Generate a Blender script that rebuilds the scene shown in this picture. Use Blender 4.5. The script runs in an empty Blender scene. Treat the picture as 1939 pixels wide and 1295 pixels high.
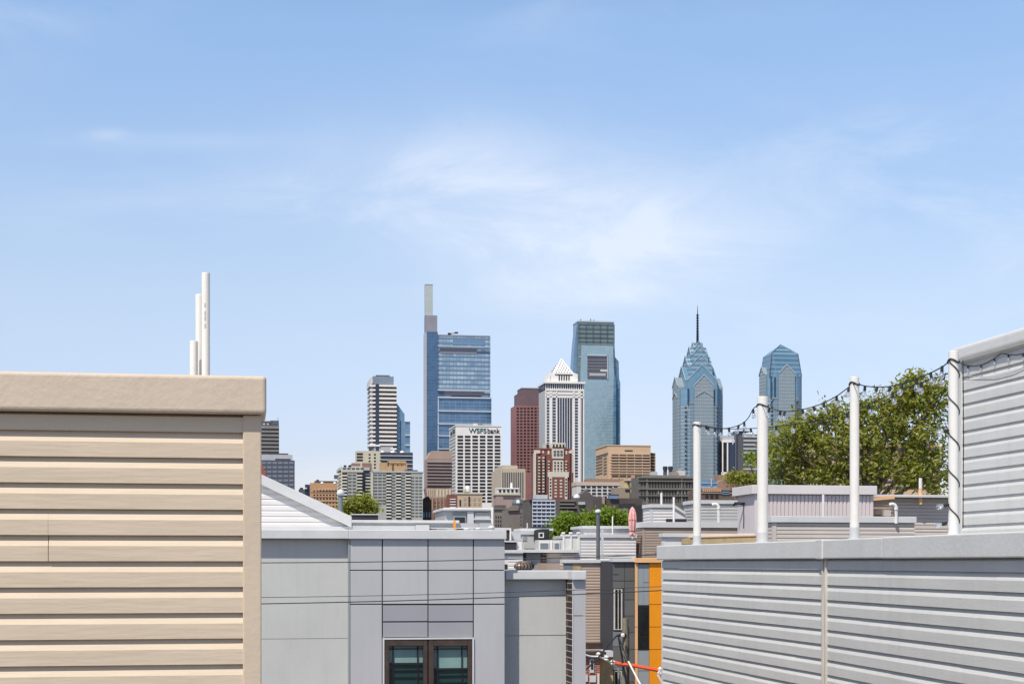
import bpy, bmesh, math, random
from mathutils import Vector
R = math.radians
F, CX, HY, EYE = 3000.0, 969.5, 1065.0, 12.0      # focal length and horizon in photo pixels, eye height in metres
TH = math.atan(500 / 3000)                        # the street grid is turned this much to the left
CS, SN = math.cos(TH), math.sin(TH)
sc = bpy.context.scene
COL = sc.collection
rnd = random.Random(7)

# ------------------------------------------------------------------ materials
def new_mat(name):
    m = bpy.data.materials.new(name); m.use_nodes = True
    nt = m.node_tree
    return m, nt, nt.nodes['Principled BSDF']
def N(nt, t, **kw):
    n = nt.nodes.new(t)
    for k, v in kw.items(): setattr(n, k, v)
    return n
def math_node(nt, op, a, b=None):
    n = N(nt, 'ShaderNodeMath', operation=op)
    for i, v in enumerate((a, b)):
        if v is None: continue
        if isinstance(v, (int, float)): n.inputs[i].default_value = v
        else: nt.links.new(v, n.inputs[i])
    return n.outputs[0]
def mixc(nt, fac, a, b):
    n = N(nt, 'ShaderNodeMix', data_type='RGBA')
    for sock, v in ((n.inputs[0], fac), (n.inputs[6], a), (n.inputs[7], b)):
        if isinstance(v, (int, float)): sock.default_value = v
        elif isinstance(v, tuple): sock.default_value = (*v[:3], 1)
        else: nt.links.new(v, sock)
    return n.outputs[2]
def M(name, col, rough=.75, metal=0., spec=.3, var=.10, scale=1.0, bump=0., bscale=30., stretch=(1, 1, 1), coat=0., fine=.0, streak=0., each=0.):
    m, nt, p = new_mat(name)
    tc = N(nt, 'ShaderNodeTexCoord'); mp = N(nt, 'ShaderNodeMapping')
    mp.inputs['Scale'].default_value = stretch
    nt.links.new(tc.outputs['Object'], mp.inputs[0])
    n = N(nt, 'ShaderNodeTexNoise'); n.inputs['Scale'].default_value = scale; n.inputs['Detail'].default_value = 6; n.inputs['Roughness'].default_value = .62
    nt.links.new(mp.outputs[0], n.inputs['Vector'])
    fac = math_node(nt, 'MULTIPLY_ADD', n.outputs['Fac'], 1.0)
    rmp = N(nt, 'ShaderNodeMapRange'); rmp.inputs[1].default_value = .3; rmp.inputs[2].default_value = .7
    nt.links.new(n.outputs['Fac'], rmp.inputs[0])
    lo = tuple(c * (1 - var) for c in col); hi = tuple(min(1, c * (1 + var)) for c in col)
    out = mixc(nt, rmp.outputs[0], lo, hi)
    nt.nodes.remove(fac.node)
    if fine:
        n3 = N(nt, 'ShaderNodeTexNoise'); n3.inputs['Scale'].default_value = bscale * 3; n3.inputs['Detail'].default_value = 3
        nt.links.new(tc.outputs['Object'], n3.inputs['Vector'])
        out = mixc(nt, math_node(nt, 'MULTIPLY', n3.outputs['Fac'], fine), out, tuple(c * .55 for c in col))
    if streak:      # rain marks running down the wall
        m4 = N(nt, 'ShaderNodeMapping'); m4.inputs['Scale'].default_value = (5, 5, .35); nt.links.new(tc.outputs['Object'], m4.inputs[0])
        n4 = N(nt, 'ShaderNodeTexNoise'); n4.inputs['Scale'].default_value = 1.3; n4.inputs['Detail'].default_value = 7; n4.inputs['Roughness'].default_value = .7; nt.links.new(m4.outputs[0], n4.inputs['Vector'])
        r4 = N(nt, 'ShaderNodeMapRange'); r4.inputs[1].default_value = .48; r4.inputs[2].default_value = .72; r4.inputs[4].default_value = streak; nt.links.new(n4.outputs['Fac'], r4.inputs[0])
        out = mixc(nt, r4.outputs[0], out, tuple(c * .5 for c in col))
    if each:        # every panel of its own batch
        oi = N(nt, 'ShaderNodeObjectInfo')
        out = mixc(nt, math_node(nt, 'MULTIPLY', oi.outputs['Random'], each), out, tuple(c * .6 for c in col))
    nt.links.new(out, p.inputs['Base Color'])
    p.inputs['Roughness'].default_value = rough; p.inputs['Metallic'].default_value = metal
    p.inputs['Specular IOR Level'].default_value = spec; p.inputs['Coat Weight'].default_value = coat
    if bump:
        n2 = N(nt, 'ShaderNodeTexNoise'); n2.inputs['Scale'].default_value = bscale; n2.inputs['Detail'].default_value = 5
        nt.links.new(mp.outputs[0], n2.inputs['Vector'])
        b = N(nt, 'ShaderNodeBump'); b.inputs['Strength'].default_value = bump; b.inputs['Distance'].default_value = .02
        nt.links.new(n2.outputs['Fac'], b.inputs['Height']); nt.links.new(b.outputs[0], p.inputs['Normal'])
    return m
def curtain(name, ga, gb, fr, pw, ph, lw=.1, lh=.12, metal=.35, rough=.16, band=None, every=0, wave=0.0):
    """glass facade: panes of pw x ph metres, each with its own tint, in thin frames"""
    m, nt, p = new_mat(name)
    tc = N(nt, 'ShaderNodeTexCoord'); sp = N(nt, 'ShaderNodeSeparateXYZ')
    nt.links.new(tc.outputs['Object'], sp.inputs[0])
    u = math_node(nt, 'DIVIDE', math_node(nt, 'ADD', math_node(nt, 'ADD', sp.outputs[0], sp.outputs[1]), 500.), pw)
    w = math_node(nt, 'DIVIDE', sp.outputs[2], ph)
    fu, fw = math_node(nt, 'FLOOR', u), math_node(nt, 'FLOOR', w)
    cb = N(nt, 'ShaderNodeCombineXYZ'); nt.links.new(fu, cb.inputs[0]); nt.links.new(fw, cb.inputs[1])
    wn = N(nt, 'ShaderNodeTexWhiteNoise', noise_dimensions='2D'); nt.links.new(cb.outputs[0], wn.inputs[0])
    n1 = N(nt, 'ShaderNodeTexNoise'); n1.inputs['Scale'].default_value = .05; nt.links.new(tc.outputs['Object'], n1.inputs['Vector'])
    t = math_node(nt, 'ADD', math_node(nt, 'MULTIPLY', wn.outputs['Value'], .55), math_node(nt, 'SUBTRACT', math_node(nt, 'MULTIPLY', n1.outputs['Fac'], 1.2), .35))
    g = mixc(nt, t, ga, gb)
    mu = math_node(nt, 'LESS_THAN', math_node(nt, 'FRACT', u), lw); mw = math_node(nt, 'LESS_THAN', math_node(nt, 'FRACT', w), lh)
    fm = math_node(nt, 'MAXIMUM', mu, mw)
    c = mixc(nt, fm, g, fr)
    if band:
        bm = math_node(nt, 'LESS_THAN', math_node(nt, 'FRACT', math_node(nt, 'DIVIDE', fw, every)), .99 / every)
        c = mixc(nt, math_node(nt, 'MULTIPLY', bm, .8), c, band)
    nt.links.new(c, p.inputs['Base Color'])
    nt.links.new(math_node(nt, 'MULTIPLY_ADD', fm, .4), p.inputs['Roughness'])
    p.inputs['Roughness'].links[0].from_node.inputs[2].default_value = rough
    nt.links.new(math_node(nt, 'MULTIPLY', math_node(nt, 'SUBTRACT', 1., fm), metal), p.inputs['Metallic'])
    p.inputs['Specular IOR Level'].default_value = .6
    if wave:
        n2 = N(nt, 'ShaderNodeTexNoise'); n2.inputs['Scale'].default_value = .12; n2.inputs['Detail'].default_value = 4
        nt.links.new(tc.outputs['Object'], n2.inputs['Vector'])
        b = N(nt, 'ShaderNodeBump'); b.inputs['Strength'].default_value = wave; b.inputs['Distance'].default_value = 1.0
        nt.links.new(n2.outputs['Fac'], b.inputs['Height']); nt.links.new(b.outputs[0], p.inputs['Normal'])
    return m
def brick_mat(name, a, b, mortar, scale=1.0, bw=.22, rh=.075):
    m, nt, p = new_mat(name)
    tc = N(nt, 'ShaderNodeTexCoord'); sp = N(nt, 'ShaderNodeSeparateXYZ'); nt.links.new(tc.outputs['Object'], sp.inputs[0])
    cb = N(nt, 'ShaderNodeCombineXYZ'); nt.links.new(math_node(nt, 'ADD', sp.outputs[0], sp.outputs[1]), cb.inputs[0]); nt.links.new(sp.outputs[2], cb.inputs[1])
    t = N(nt, 'ShaderNodeTexBrick'); nt.links.new(cb.outputs[0], t.inputs['Vector'])
    t.inputs['Color1'].default_value = (*a, 1); t.inputs['Color2'].default_value = (*b, 1); t.inputs['Mortar'].default_value = (*mortar, 1)
    t.inputs['Scale'].default_value = scale; t.inputs['Brick Width'].default_value = bw; t.inputs['Row Height'].default_value = rh; t.inputs['Mortar Size'].default_value = .008
    nt.links.new(t.outputs['Color'], p.inputs['Base Color']); p.inputs['Roughness'].default_value = .9; p.inputs['Specular IOR Level'].default_value = .2
    return m
def clear_glass(name):
    m, nt, p = new_mat(name)
    p.inputs['Base Color'].default_value = (.92, .94, .95, 1); p.inputs['Roughness'].default_value = .03
    p.inputs['Metallic'].default_value = 1.
    t = N(nt, 'ShaderNodeBsdfTransparent'); lw = N(nt, 'ShaderNodeLayerWeight'); lw.inputs[0].default_value = .35
    mx = N(nt, 'ShaderNodeMixShader'); nt.links.new(math_node(nt, 'ADD', math_node(nt, 'MULTIPLY', lw.outputs['Facing'], .7), .28), mx.inputs[0])
    nt.links.new(t.outputs[0], mx.inputs[1]); nt.links.new(p.outputs[0], mx.inputs[2]); nt.links.new(mx.outputs[0], nt.nodes['Material Output'].inputs[0])
    return m
def leaf_mat(name, a, b, cc):
    m, nt, p = new_mat(name)
    g = N(nt, 'ShaderNodeNewGeometry'); tc = N(nt, 'ShaderNodeTexCoord')
    n = N(nt, 'ShaderNodeTexNoise'); n.inputs['Scale'].default_value = .9; nt.links.new(tc.outputs['Object'], n.inputs['Vector'])
    rm = N(nt, 'ShaderNodeMapRange'); rm.inputs[1].default_value = .35; rm.inputs[2].default_value = .65; nt.links.new(n.outputs['Fac'], rm.inputs[0])
    c = mixc(nt, rm.outputs[0], a, b)
    c = mixc(nt, math_node(nt, 'MULTIPLY', g.outputs['Random Per Island'], .8), c, cc)
    nt.links.new(c, p.inputs['Base Color']); p.inputs['Roughness'].default_value = .5; p.inputs['Specular IOR Level'].default_value = .35
    tr = N(nt, 'ShaderNodeBsdfTranslucent'); nt.links.new(c, tr.inputs[0])
    mx = N(nt, 'ShaderNodeMixShader'); mx.inputs[0].default_value = .48
    nt.links.new(p.outputs[0], mx.inputs[1]); nt.links.new(tr.outputs[0], mx.inputs[2])
    nt.links.new(mx.outputs[0], nt.nodes['Material Output'].inputs[0])
    return m

# ------------------------------------------------------------------ mesh builder
class MB:
    def __init__(s): s.v, s.f = [], []
    def add(s, vs, fs):
        o = len(s.v); s.v += [tuple(v) for v in vs]; s.f += [tuple(i + o for i in f) for f in fs]; return s
    def box(s, x0, x1, y0, y1, z0, z1):
        return s.add([(x0, y0, z0), (x1, y0, z0), (x1, y1, z0), (x0, y1, z0), (x0, y0, z1), (x1, y0, z1), (x1, y1, z1), (x0, y1, z1)],
                     [(0, 3, 2, 1), (4, 5, 6, 7), (0, 1, 5, 4), (1, 2, 6, 5), (2, 3, 7, 6), (3, 0, 4, 7)])
    def prism(s, poly, a0, a1, ax='y'):
        n = len(poly)
        put = {'y': lambda p, a: (p[0], a, p[1]), 'x': lambda p, a: (a, p[0], p[1]), 'z': lambda p, a: (p[0], p[1], a)}[ax]
        return s.add([put(p, a0) for p in poly] + [put(p, a1) for p in poly],
                     [tuple(range(n)), tuple(range(2 * n - 1, n - 1, -1))] + [(i, i + n, (i + 1) % n + n, (i + 1) % n) for i in range(n)])
    def tube(s, pts, r, n=8, r1=None):
        pts = [Vector(p) for p in pts]; rings = []; k = len(pts)
        for i, p in enumerate(pts):
            d = (pts[min(i + 1, k - 1)] - pts[max(i - 1, 0)]).normalized()
            a = d.cross(Vector((0, 0, 1)))
            if a.length < 1e-4: a = Vector((1, 0, 0))
            a.normalize(); b = d.cross(a)
            rr = r if r1 is None else r + (r1 - r) * i / (k - 1)
            rings.append([p + (a * math.cos(2 * math.pi * j / n) + b * math.sin(2 * math.pi * j / n)) * rr for j in range(n)])
        fs = [(i * n + j, i * n + (j + 1) % n, (i + 1) * n + (j + 1) % n, (i + 1) * n + j) for i in range(k - 1) for j in range(n)]
        fs += [tuple(range(n - 1, -1, -1)), tuple(range((k - 1) * n, k * n))]
        return s.add([q for ring in rings for q in ring], fs)
    def lathe(s, prof, n=14, c=(0, 0, 0)):
        k = len(prof)
        vs = [(c[0] + r * math.cos(2 * math.pi * j / n), c[1] + r * math.sin(2 * math.pi * j / n), c[2] + z) for r, z in prof for j in range(n)]
        fs = [(i * n + j, i * n + (j + 1) % n, (i + 1) * n + (j + 1) % n, (i + 1) * n + j) for i in range(k - 1) for j in range(n)]
        fs += [tuple(range(n - 1, -1, -1)), tuple(range((k - 1) * n, k * n))]
        return s.add(vs, fs)
    def siding(s, axis, a0, a1, z0, z1, h, plane, lip=.016, seams=(), face=.58, back=.02):
        """Dutch lap courses facing -y (axis x) or -x (axis y); real steps, one profile per course"""
        i = 0; z = z0
        while z < z1 - 1e-4:
            zt = min(z + h, z1); hh = zt - z
            cuts = [a0] + sorted(q for (r_, q) in seams if r_ == i and a0 < q < a1) + [a1]
            for k in range(len(cuts) - 1):
                e = .0016 * (k % 2); b0, b1 = cuts[k] + (.003 if k else 0), cuts[k + 1]
                pr = [(back * lip, z), (lip + e, z), (lip + e, z + min(face * h, hh)), (back * lip, zt)]
                vs = []
                for a in (b0, b1):
                    for o, zz in pr: vs.append((a, plane - o, zz) if axis == 'x' else (plane - o, a, zz))
                s.add(vs, [(0, 4, 5, 1), (1, 5, 6, 2), (2, 6, 7, 3), (0, 1, 2, 3), (7, 6, 5, 4)])
            z += h; i += 1
        return s
    def build(s, name, mat, parent=None, bevel=0., smooth=False, loc=None, rz=None, seg=2, fix=True):
        me = bpy.data.meshes.new(name); me.from_pydata(s.v, [], s.f)
        if fix:
            bm = bmesh.new(); bm.from_mesh(me); bmesh.ops.recalc_face_normals(bm, faces=bm.faces); bm.to_mesh(me); bm.free()
        if smooth:
            for p in me.polygons: p.use_smooth = True
        me.materials.append(mat)
        o = bpy.data.objects.new(name, me); COL.objects.link(o)
        if parent is not None: o.parent = parent
        if loc: o.location = loc
        if rz is not None: o.rotation_euler = (0, 0, rz)
        if bevel:
            b = o.modifiers.new('bevel', 'BEVEL'); b.width = bevel; b.segments = seg; b.limit_method = 'ANGLE'; b.angle_limit = R(40)
        return o
_cube = {}
def cube_part(name, mat, parent, x0, x1, y0, y1, z0, z1):
    if mat.name not in _cube:
        me = bpy.data.meshes.new('panel'); b = MB().box(-.5, .5, -.5, .5, -.5, .5); me.from_pydata(b.v, [], b.f); me.materials.append(mat); _cube[mat.name] = me
    o = bpy.data.objects.new(name, _cube[mat.name]); COL.objects.link(o); o.parent = parent
    o.location = ((x0 + x1) / 2, (y0 + y1) / 2, (z0 + z1) / 2); o.scale = (abs(x1 - x0), abs(y1 - y0), abs(z1 - z0))
    return o
def tag(o, label=None, cat=None, group=None, kind=None):
    if label: o['label'] = label
    if cat: o['category'] = cat
    if group: o['group'] = group
    if kind: o['kind'] = kind
    return o
def empty(name, label, cat, loc, rz=0., group=None):
    o = bpy.data.objects.new(name, None); COL.objects.link(o); o.location = loc; o.rotation_euler = (0, 0, rz); o.empty_display_size = .3
    return tag(o, label, cat, group)
def W(px, py, d):
    """a point d metres in front of the eye, seen at photo pixel px, py"""
    return Vector(((px - CX) / F * d, d, EYE + (HY - py) / F * d))

class Thing:
    """a building on the street grid: its front left corner stands at pixel pl, d metres away; local x runs along its front, y to the back, z is height"""
    def __init__(s, name, label, cat, pl, d, group=None):
        s.d = d; s.ax = (pl - CX) / F * d
        s.root = empty(name, label, cat, (s.ax, d, 0), TH, group); s.count = {}
    def x(s, px, t=0.):
        k = (px - CX) / F
        return (k * (s.d + t * CS) - s.ax + t * SN) / (CS - k * SN)
    def z(s, py, x=0., t=0.): return EYE + (HY - py) / F * (s.d + x * SN + t * CS)
    def t(s, px, x=0.):
        k = (px - CX) / F
        return (s.ax + x * CS - k * (s.d + x * SN)) / (SN + k * CS)
    def rect(s, p0, p1, q0, q1, t):
        x0, x1 = s.x(p0, t), s.x(p1, t); xm = (x0 + x1) / 2
        return x0, x1, s.z(q0, xm, t), (0. if q1 is None else s.z(q1, xm, t))
    def body(s, name, mat, p0, p1, q0, q1, t0, t1, bevel=0., parent=None):
        x0, x1, zt, zb = s.rect(p0, p1, q0, q1, t0)
        return MB().box(x0, x1, t0, t1, zb, zt).build(name, mat, parent or s.root, bevel)
    def bx(s, name, mat, p0, p1, q0, q1, t0, t1, parent=None):
        x0, x1, zt, zb = s.rect(p0, p1, q0, q1, t0)
        return cube_part(name, mat, parent or s.root, x0, x1, t0, t1, zb, zt)
    def poly(s, name, mat, pts, t0, t1, parent=None):
        xm = s.x(sum(p for p, q in pts) / len(pts), t0)
        return MB().prism([(s.x(p, t0), 0. if q is None else s.z(q, xm, t0)) for p, q in pts], t0, t1).build(name, mat, parent or s.root)
    def rects(s, name, mat, lst, t0, t1, most=100):
        """one part per window or slab, the overflow past a hundred as one more part"""
        n = s.count.get(name, 0)
        rest = MB()
        for r_ in lst:
            if n < most: s.bx(name, mat, *r_, t0, t1)
            else:
                x0, x1, zt, zb = s.rect(*r_, t0); rest.box(x0, x1, t0, t1, zb, zt)
            n += 1
        s.count[name] = n
        if rest.v: tag(rest.build(name, mat, s.root), kind='stuff')
    def side(s, name, mat, lst, x=0., pad=.3, most=100):
        """rectangles (pa, pb, qa, qb) on the left hand side wall, given by pixel columns of its visible sliver"""
        for pa, pb, qa, qb in lst:
            ta, tb = s.t(pa, x), s.t(pb, x); tm = (ta + tb) / 2
            cube_part(name, mat, s.root, x - pad, x + .05, min(ta, tb), max(ta, tb), s.z(qb, x, tm), s.z(qa, x, tm))
def grid(p0, p1, nx, q0, q1, ny, fw=.6, fh=.55):
    w, h = (p1 - p0) / nx, (q1 - q0) / ny
    return [(p0 + (i + .5 - fw / 2) * w, p0 + (i + .5 + fw / 2) * w, q0 + (j + .5 - fh / 2) * h, q0 + (j + .5 + fh / 2) * h) for j in range(ny) for i in range(nx)]
def rows(p0, p1, q0, q1, n, fh=.5):
    h = (q1 - q0) / n
    return [(p0, p1, q0 + j * h, q0 + (j + fh) * h) for j in range(n)]
def text_mesh(body, name, mat, parent, x0, x1, z0, z1, y, rz=0., depth=.25, x=None, bold=.02):
    cu = bpy.data.curves.new('lettering', 'FONT'); cu.body = body; cu.size = 1; cu.extrude = .1; cu.offset = bold
    o = bpy.data.objects.new('lettering', cu); me = bpy.data.meshes.new_from_object(o)
    bpy.data.objects.remove(o)
    xs = [v.co.x for v in me.vertices]; ys = [v.co.y for v in me.vertices]
    a, b, c_, d_ = min(xs), max(xs), min(ys), max(ys)
    for v in me.vertices:
        px, pz, pe = (v.co.x - a) / (b - a), (v.co.y - c_) / (d_ - c_), -v.co.z
        if x is None: v.co = (x0 + px * (x1 - x0), y + pe * depth * 5, z0 + pz * (z1 - z0))
        else: v.co = (x + pe * depth * 5, x0 + px * (x1 - x0), z0 + pz * (z1 - z0))
    me.materials.clear(); me.materials.append(mat)
    o = bpy.data.objects.new(name, me); COL.objects.link(o); o.parent = parent
    return o

# ------------------------------------------------------------------ light, sky, camera
SUN = Vector((-.42 * CS + .5 * SN, -.42 * SN - .5 * CS, 1.0)).normalized()     # towards the sun: behind the eye, a little left, high
EL = math.asin(SUN.z); AZ = math.atan2(SUN.x, SUN.y)
su = bpy.data.lights.new('sun', 'SUN'); su.energy = 4.9; su.angle = R(.5); su.color = (1, .94, .85)
so = bpy.data.objects.new('sun', su); COL.objects.link(so); so.location = (0, 0, 60)
so.rotation_euler = (-SUN).to_track_quat('-Z', 'Y').to_euler()
w = bpy.data.worlds.new('World'); sc.world = w; w.use_nodes = True
nt = w.node_tree; bg = nt.nodes['Background']
sky = N(nt, 'ShaderNodeTexSky', sky_type='NISHITA'); sky.sun_disc = False; sky.sun_elevation = EL; sky.sun_rotation = AZ
sky.altitude = 0; sky.air_density = 1.0; sky.dust_density = .6; sky.ozone_density = 2.0
tc = N(nt, 'ShaderNodeTexCoord'); sp = N(nt, 'ShaderNodeSeparateXYZ'); nt.links.new(tc.outputs['Generated'], sp.inputs[0])
def cloud(scale, stretch, loc, rot, lo, hi, detail=6, rough=.6, dist=.6):
    mp = N(nt, 'ShaderNodeMapping'); mp.inputs['Location'].default_value = loc; mp.inputs['Rotation'].default_value = rot; mp.inputs['Scale'].default_value = stretch
    nt.links.new(tc.outputs['Generated'], mp.inputs[0])
    n = N(nt, 'ShaderNodeTexNoise'); n.inputs['Scale'].default_value = scale; n.inputs['Detail'].default_value = detail; n.inputs['Roughness'].default_value = rough; n.inputs['Distortion'].default_value = dist
    nt.links.new(mp.outputs[0], n.inputs['Vector'])
    r_ = N(nt, 'ShaderNodeMapRange', interpolation_type='SMOOTHSTEP'); r_.inputs[1].default_value = lo; r_.inputs[2].default_value = hi
    nt.links.new(n.outputs['Fac'], r_.inputs[0]); return r_.outputs[0]
def blob(x, z, rx, rz):
    """soft patch of thin cloud round direction x, z (tangents)"""
    a = math_node(nt, 'DIVIDE', math_node(nt, 'SUBTRACT', math_node(nt, 'DIVIDE', sp.outputs[0], sp.outputs[1]), x), rx)
    b = math_node(nt, 'DIVIDE', math_node(nt, 'SUBTRACT', math_node(nt, 'DIVIDE', sp.outputs[2], sp.outputs[1]), z), rz)
    q = math_node(nt, 'ADD', math_node(nt, 'MULTIPLY', a, a), math_node(nt, 'MULTIPLY', b, b))
    return math_node(nt, 'MULTIPLY', math_node(nt, 'POWER', 2.718, math_node(nt, 'MULTIPLY', q, -1.)), math_node(nt, 'GREATER_THAN', sp.outputs[1], .05))
wisp = cloud(7, (1, 1, 2.6), (.3, .2, .1), (0, R(-9), 0), .36, .74, detail=9, rough=.64, dist=.7)
soft = cloud(2.2, (1, 1, 3), (1.3, .4, .6), (0, R(6), 0), .35, .75, detail=3)
P = lambda px, py: ((px - CX) / F, (HY - py) / F)
c1 = math_node(nt, 'MULTIPLY', math_node(nt, 'ADD', blob(*P(1130, 460), .085, .042), math_node(nt, 'MULTIPLY', blob(*P(1120, 545), .04, .012), .5)), math_node(nt, 'MULTIPLY_ADD', wisp, .42)); c1.node.inputs[1].links[0].from_node.inputs[2].default_value = .34
c2 = math_node(nt, 'MULTIPLY', blob(*P(800, 325), .10, .034), math_node(nt, 'MULTIPLY_ADD', wisp, .26)); c2.node.inputs[1].links[0].from_node.inputs[2].default_value = .20
c3 = math_node(nt, 'MULTIPLY', math_node(nt, 'ADD', blob(*P(205, 255), .012, .0035), math_node(nt, 'MULTIPLY', blob(*P(330, 268), .07, .006), .6)), .18)
c4 = math_node(nt, 'MULTIPLY', blob(*P(1900, 320), .14, .03), math_node(nt, 'MULTIPLY', wisp, .42))
cl = math_node(nt, 'ADD', math_node(nt, 'ADD', c1, c2), math_node(nt, 'ADD', c3, c4))
cl = math_node(nt, 'ADD', cl, math_node(nt, 'MULTIPLY', math_node(nt, 'MULTIPLY', soft, wisp), .24))
clm = math_node(nt, 'MINIMUM', cl, .62)
tint = N(nt, 'ShaderNodeMix', data_type='RGBA', blend_type='MULTIPLY'); tint.inputs[0].default_value = 1
ramp = N(nt, 'ShaderNodeValToRGB'); nt.links.new(sp.outputs[2], ramp.inputs[0])
for i, (z_, c_) in enumerate(((0., (.88, .80, .93)), (.07, (.90, .81, .94)), (.166, (1.25, 1.07, 1.01)), (.32, (1.28, 1.27, 1.26)), (.5, (.95, .93, .92)), (1., (.5, .5, .5)))):
    e_ = ramp.color_ramp.elements[i] if i < 1 else (ramp.color_ramp.elements.new(z_) if i < 5 else ramp.color_ramp.elements[-1])
    e_.position = z_; e_.color = (*[v / 2 for v in c_], 1)
dbl = N(nt, 'ShaderNodeVectorMath', operation='SCALE'); nt.links.new(ramp.outputs[0], dbl.inputs[0]); dbl.inputs['Scale'].default_value = 2
nt.links.new(sky.outputs[0], tint.inputs[6]); nt.links.new(dbl.outputs[0], tint.inputs[7])
skyc = mixc(nt, clm, tint.outputs[2], (6.0, 6.3, 6.9))
nt.links.new(skyc, bg.inputs[0]); bg.inputs[1].default_value = .148
cam = bpy.data.cameras.new('camera'); co = bpy.data.objects.new('camera', cam); COL.objects.link(co)
co.location = (0, 0, EYE); co.rotation_euler = (R(90), 0, 0)
cam.sensor_width = 36; cam.lens = 36 * F / 1939; cam.shift_y = (HY - 647.5) / 1939; cam.shift_x = 0
cam.clip_start = .1; cam.clip_end = 20000
sc.camera = co
sc.view_settings.view_transform = 'Standard'; sc.view_settings.look = 'None'; sc.view_settings.exposure = .08; sc.view_settings.gamma = 1
# ------------------------------------------------------------------ near materials
beige_siding = M('beige_vinyl', (.575, .47, .35), rough=.62, var=.05, scale=3, bump=.10, bscale=9, stretch=(.7, 1, 6), streak=.08)
beige_trim = M('beige_trim', (.55, .445, .335), rough=.6, var=.05, scale=2, bump=.1, bscale=30)
beige_metal = M('beige_coping_metal', (.57, .465, .36), rough=.55, var=.025, scale=6, bump=.13, bscale=34, streak=.06)
grey_siding = M('grey_vinyl', (.545, .54, .52), rough=.6, var=.06, scale=2.5, bump=.12, bscale=40, stretch=(.5, 1, 4), streak=.16)
grey_metal = M('grey_coping_metal', (.56, .555, .54), rough=.5, var=.03, scale=7, bump=.11, bscale=30, streak=.12)
grey_trim = M('grey_trim', (.50, .49, .47), rough=.6, var=.06, scale=2)
stained_trim = M('stained_trim', (.54, .50, .44), rough=.65, var=.22, scale=3, stretch=(6, 6, .7))
white_paint = M('white_plastic', (.70, .68, .64), rough=.4, var=.05, scale=4, spec=.4, streak=.12)
white_metal = M('white_metal', (.56, .56, .555), rough=.5, var=.06, scale=2, bump=.12, bscale=8)
flash_metal = M('pale_flashing', (.52, .52, .515), rough=.55, var=.08, scale=1.5, bump=.2, bscale=6)
membrane = M('white_membrane', (.55, .55, .545), rough=.8, var=.1, scale=.8)
sleeve_metal = M('grey_boot', (.40, .405, .41), rough=.6, var=.12, scale=6)
stucco = M('pale_stucco', (.505, .50, .475), rough=.9, var=.05, scale=.9, bump=.25, bscale=60, fine=.08, streak=.1)
lavender = M('lavender_panel', (.445, .437, .45), rough=.55, var=.04, scale=.7, bump=.04, bscale=30, streak=.1, each=.12)
lavender_dark = M('lavender_grey_panel', (.31, .31, .33), rough=.55, var=.05, scale=.7)
joint = M('panel_joint', (.05, .052, .06), rough=.9, var=.1)
brown_frame = M('brown_frame', (.062, .042, .034), rough=.5, var=.25, scale=5)
black_iron = M('black_metal', (.018, .018, .02), rough=.5, var=.2, scale=6)
teal_sky_reflection = M('teal_sky_glass', (.20, .31, .29), rough=.12, spec=.6, var=.12, scale=2)  # upper panes: the sky's reflection is painted in as a paler teal
dark_glass = M('dark_green_glass', (.018, .05, .045), rough=.08, spec=.7, var=.3, scale=2)
black_pane = M('black_glass', (.012, .015, .016), rough=.1, spec=.5, var=.5, scale=2)
rubber = M('black_rubber', (.02, .02, .022), rough=.6, var=.2)
cable_mat = M('cable', (.05, .055, .055), rough=.6, var=.2)
bulb_glass = clear_glass('bulb_glass')
white_siding = M('white_vinyl', (.66, .63, .61), rough=.6, var=.05, scale=1.5)
wood = M('weathered_wood', (.19, .17, .125), rough=.9, var=.45, scale=5, stretch=(4, 4, .35), bump=.5, bscale=20)
orange = M('orange_panel', (.80, .29, .012), rough=.45, var=.05, scale=.8, each=.15, streak=.12)
pale_orange = M('pale_orange_trim', (.72, .42, .20), rough=.6, var=.06)
orange_rubber = M('orange_rubber', (.75, .09, .012), rough=.5, var=.12, scale=6)
slate = M('dark_grey_panel', (.135, .132, .13), rough=.55, var=.1, scale=.6, each=.5)
slate_blue = M('blue_grey_panel', (.17, .19, .205), rough=.55, var=.06, scale=.6)
steel_panel = M('grey_panel', (.27, .30, .315), rough=.55, var=.05, scale=.6)
tan_siding = M('tan_vinyl', (.43, .34, .275), rough=.65, var=.06, scale=1)
brown_siding = M('brown_vinyl', (.36, .28, .225), rough=.65, var=.07, scale=1)
taupe_siding = M('taupe_vinyl', (.52, .465, .42), rough=.65, var=.06, scale=1)
grey_lap = M('pale_grey_vinyl', (.46, .46, .45), rough=.6, var=.05, scale=1)
red_brick = brick_mat('red_brick', (.30, .075, .05), (.23, .06, .045), (.42, .36, .32), 1.0, .22, .075)
dark_brick = brick_mat('dark_brick', (.06, .035, .03), (.04, .028, .026), (.42, .40, .38), 1.0, .9, .13)
tan_stone = M('tan_stone', (.46, .35, .20), rough=.95, var=.3, scale=2.5, bump=.8, bscale=3)
lilac = M('lilac_metal', (.61, .54, .53), rough=.55, var=.04, scale=1)
turbine = M('weathered_turbine', (.20, .155, .125), rough=.45, metal=.3, var=.35, scale=6)
pink_cloth = M('pink_cloth', (.74, .38, .35), rough=.9, var=.12, scale=3)
tar = M('dark_roofing', (.035, .036, .04), rough=.9, var=.2)
steel_pipe = M('grey_steel', (.16, .17, .18), rough=.45, metal=.5, var=.15, scale=4)

# ------------------------------------------------------------------ ground
g = MB().add([(-9000, -600, 0), (9000, -600, 0), (9000, 14000, 0), (-9000, 14000, 0)], [(0, 1, 2, 3)]).build('ground', M('city_ground', (.12, .115, .11), rough=.95, var=.3, scale=.02), fix=False)
tag(g, kind='structure')

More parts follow.
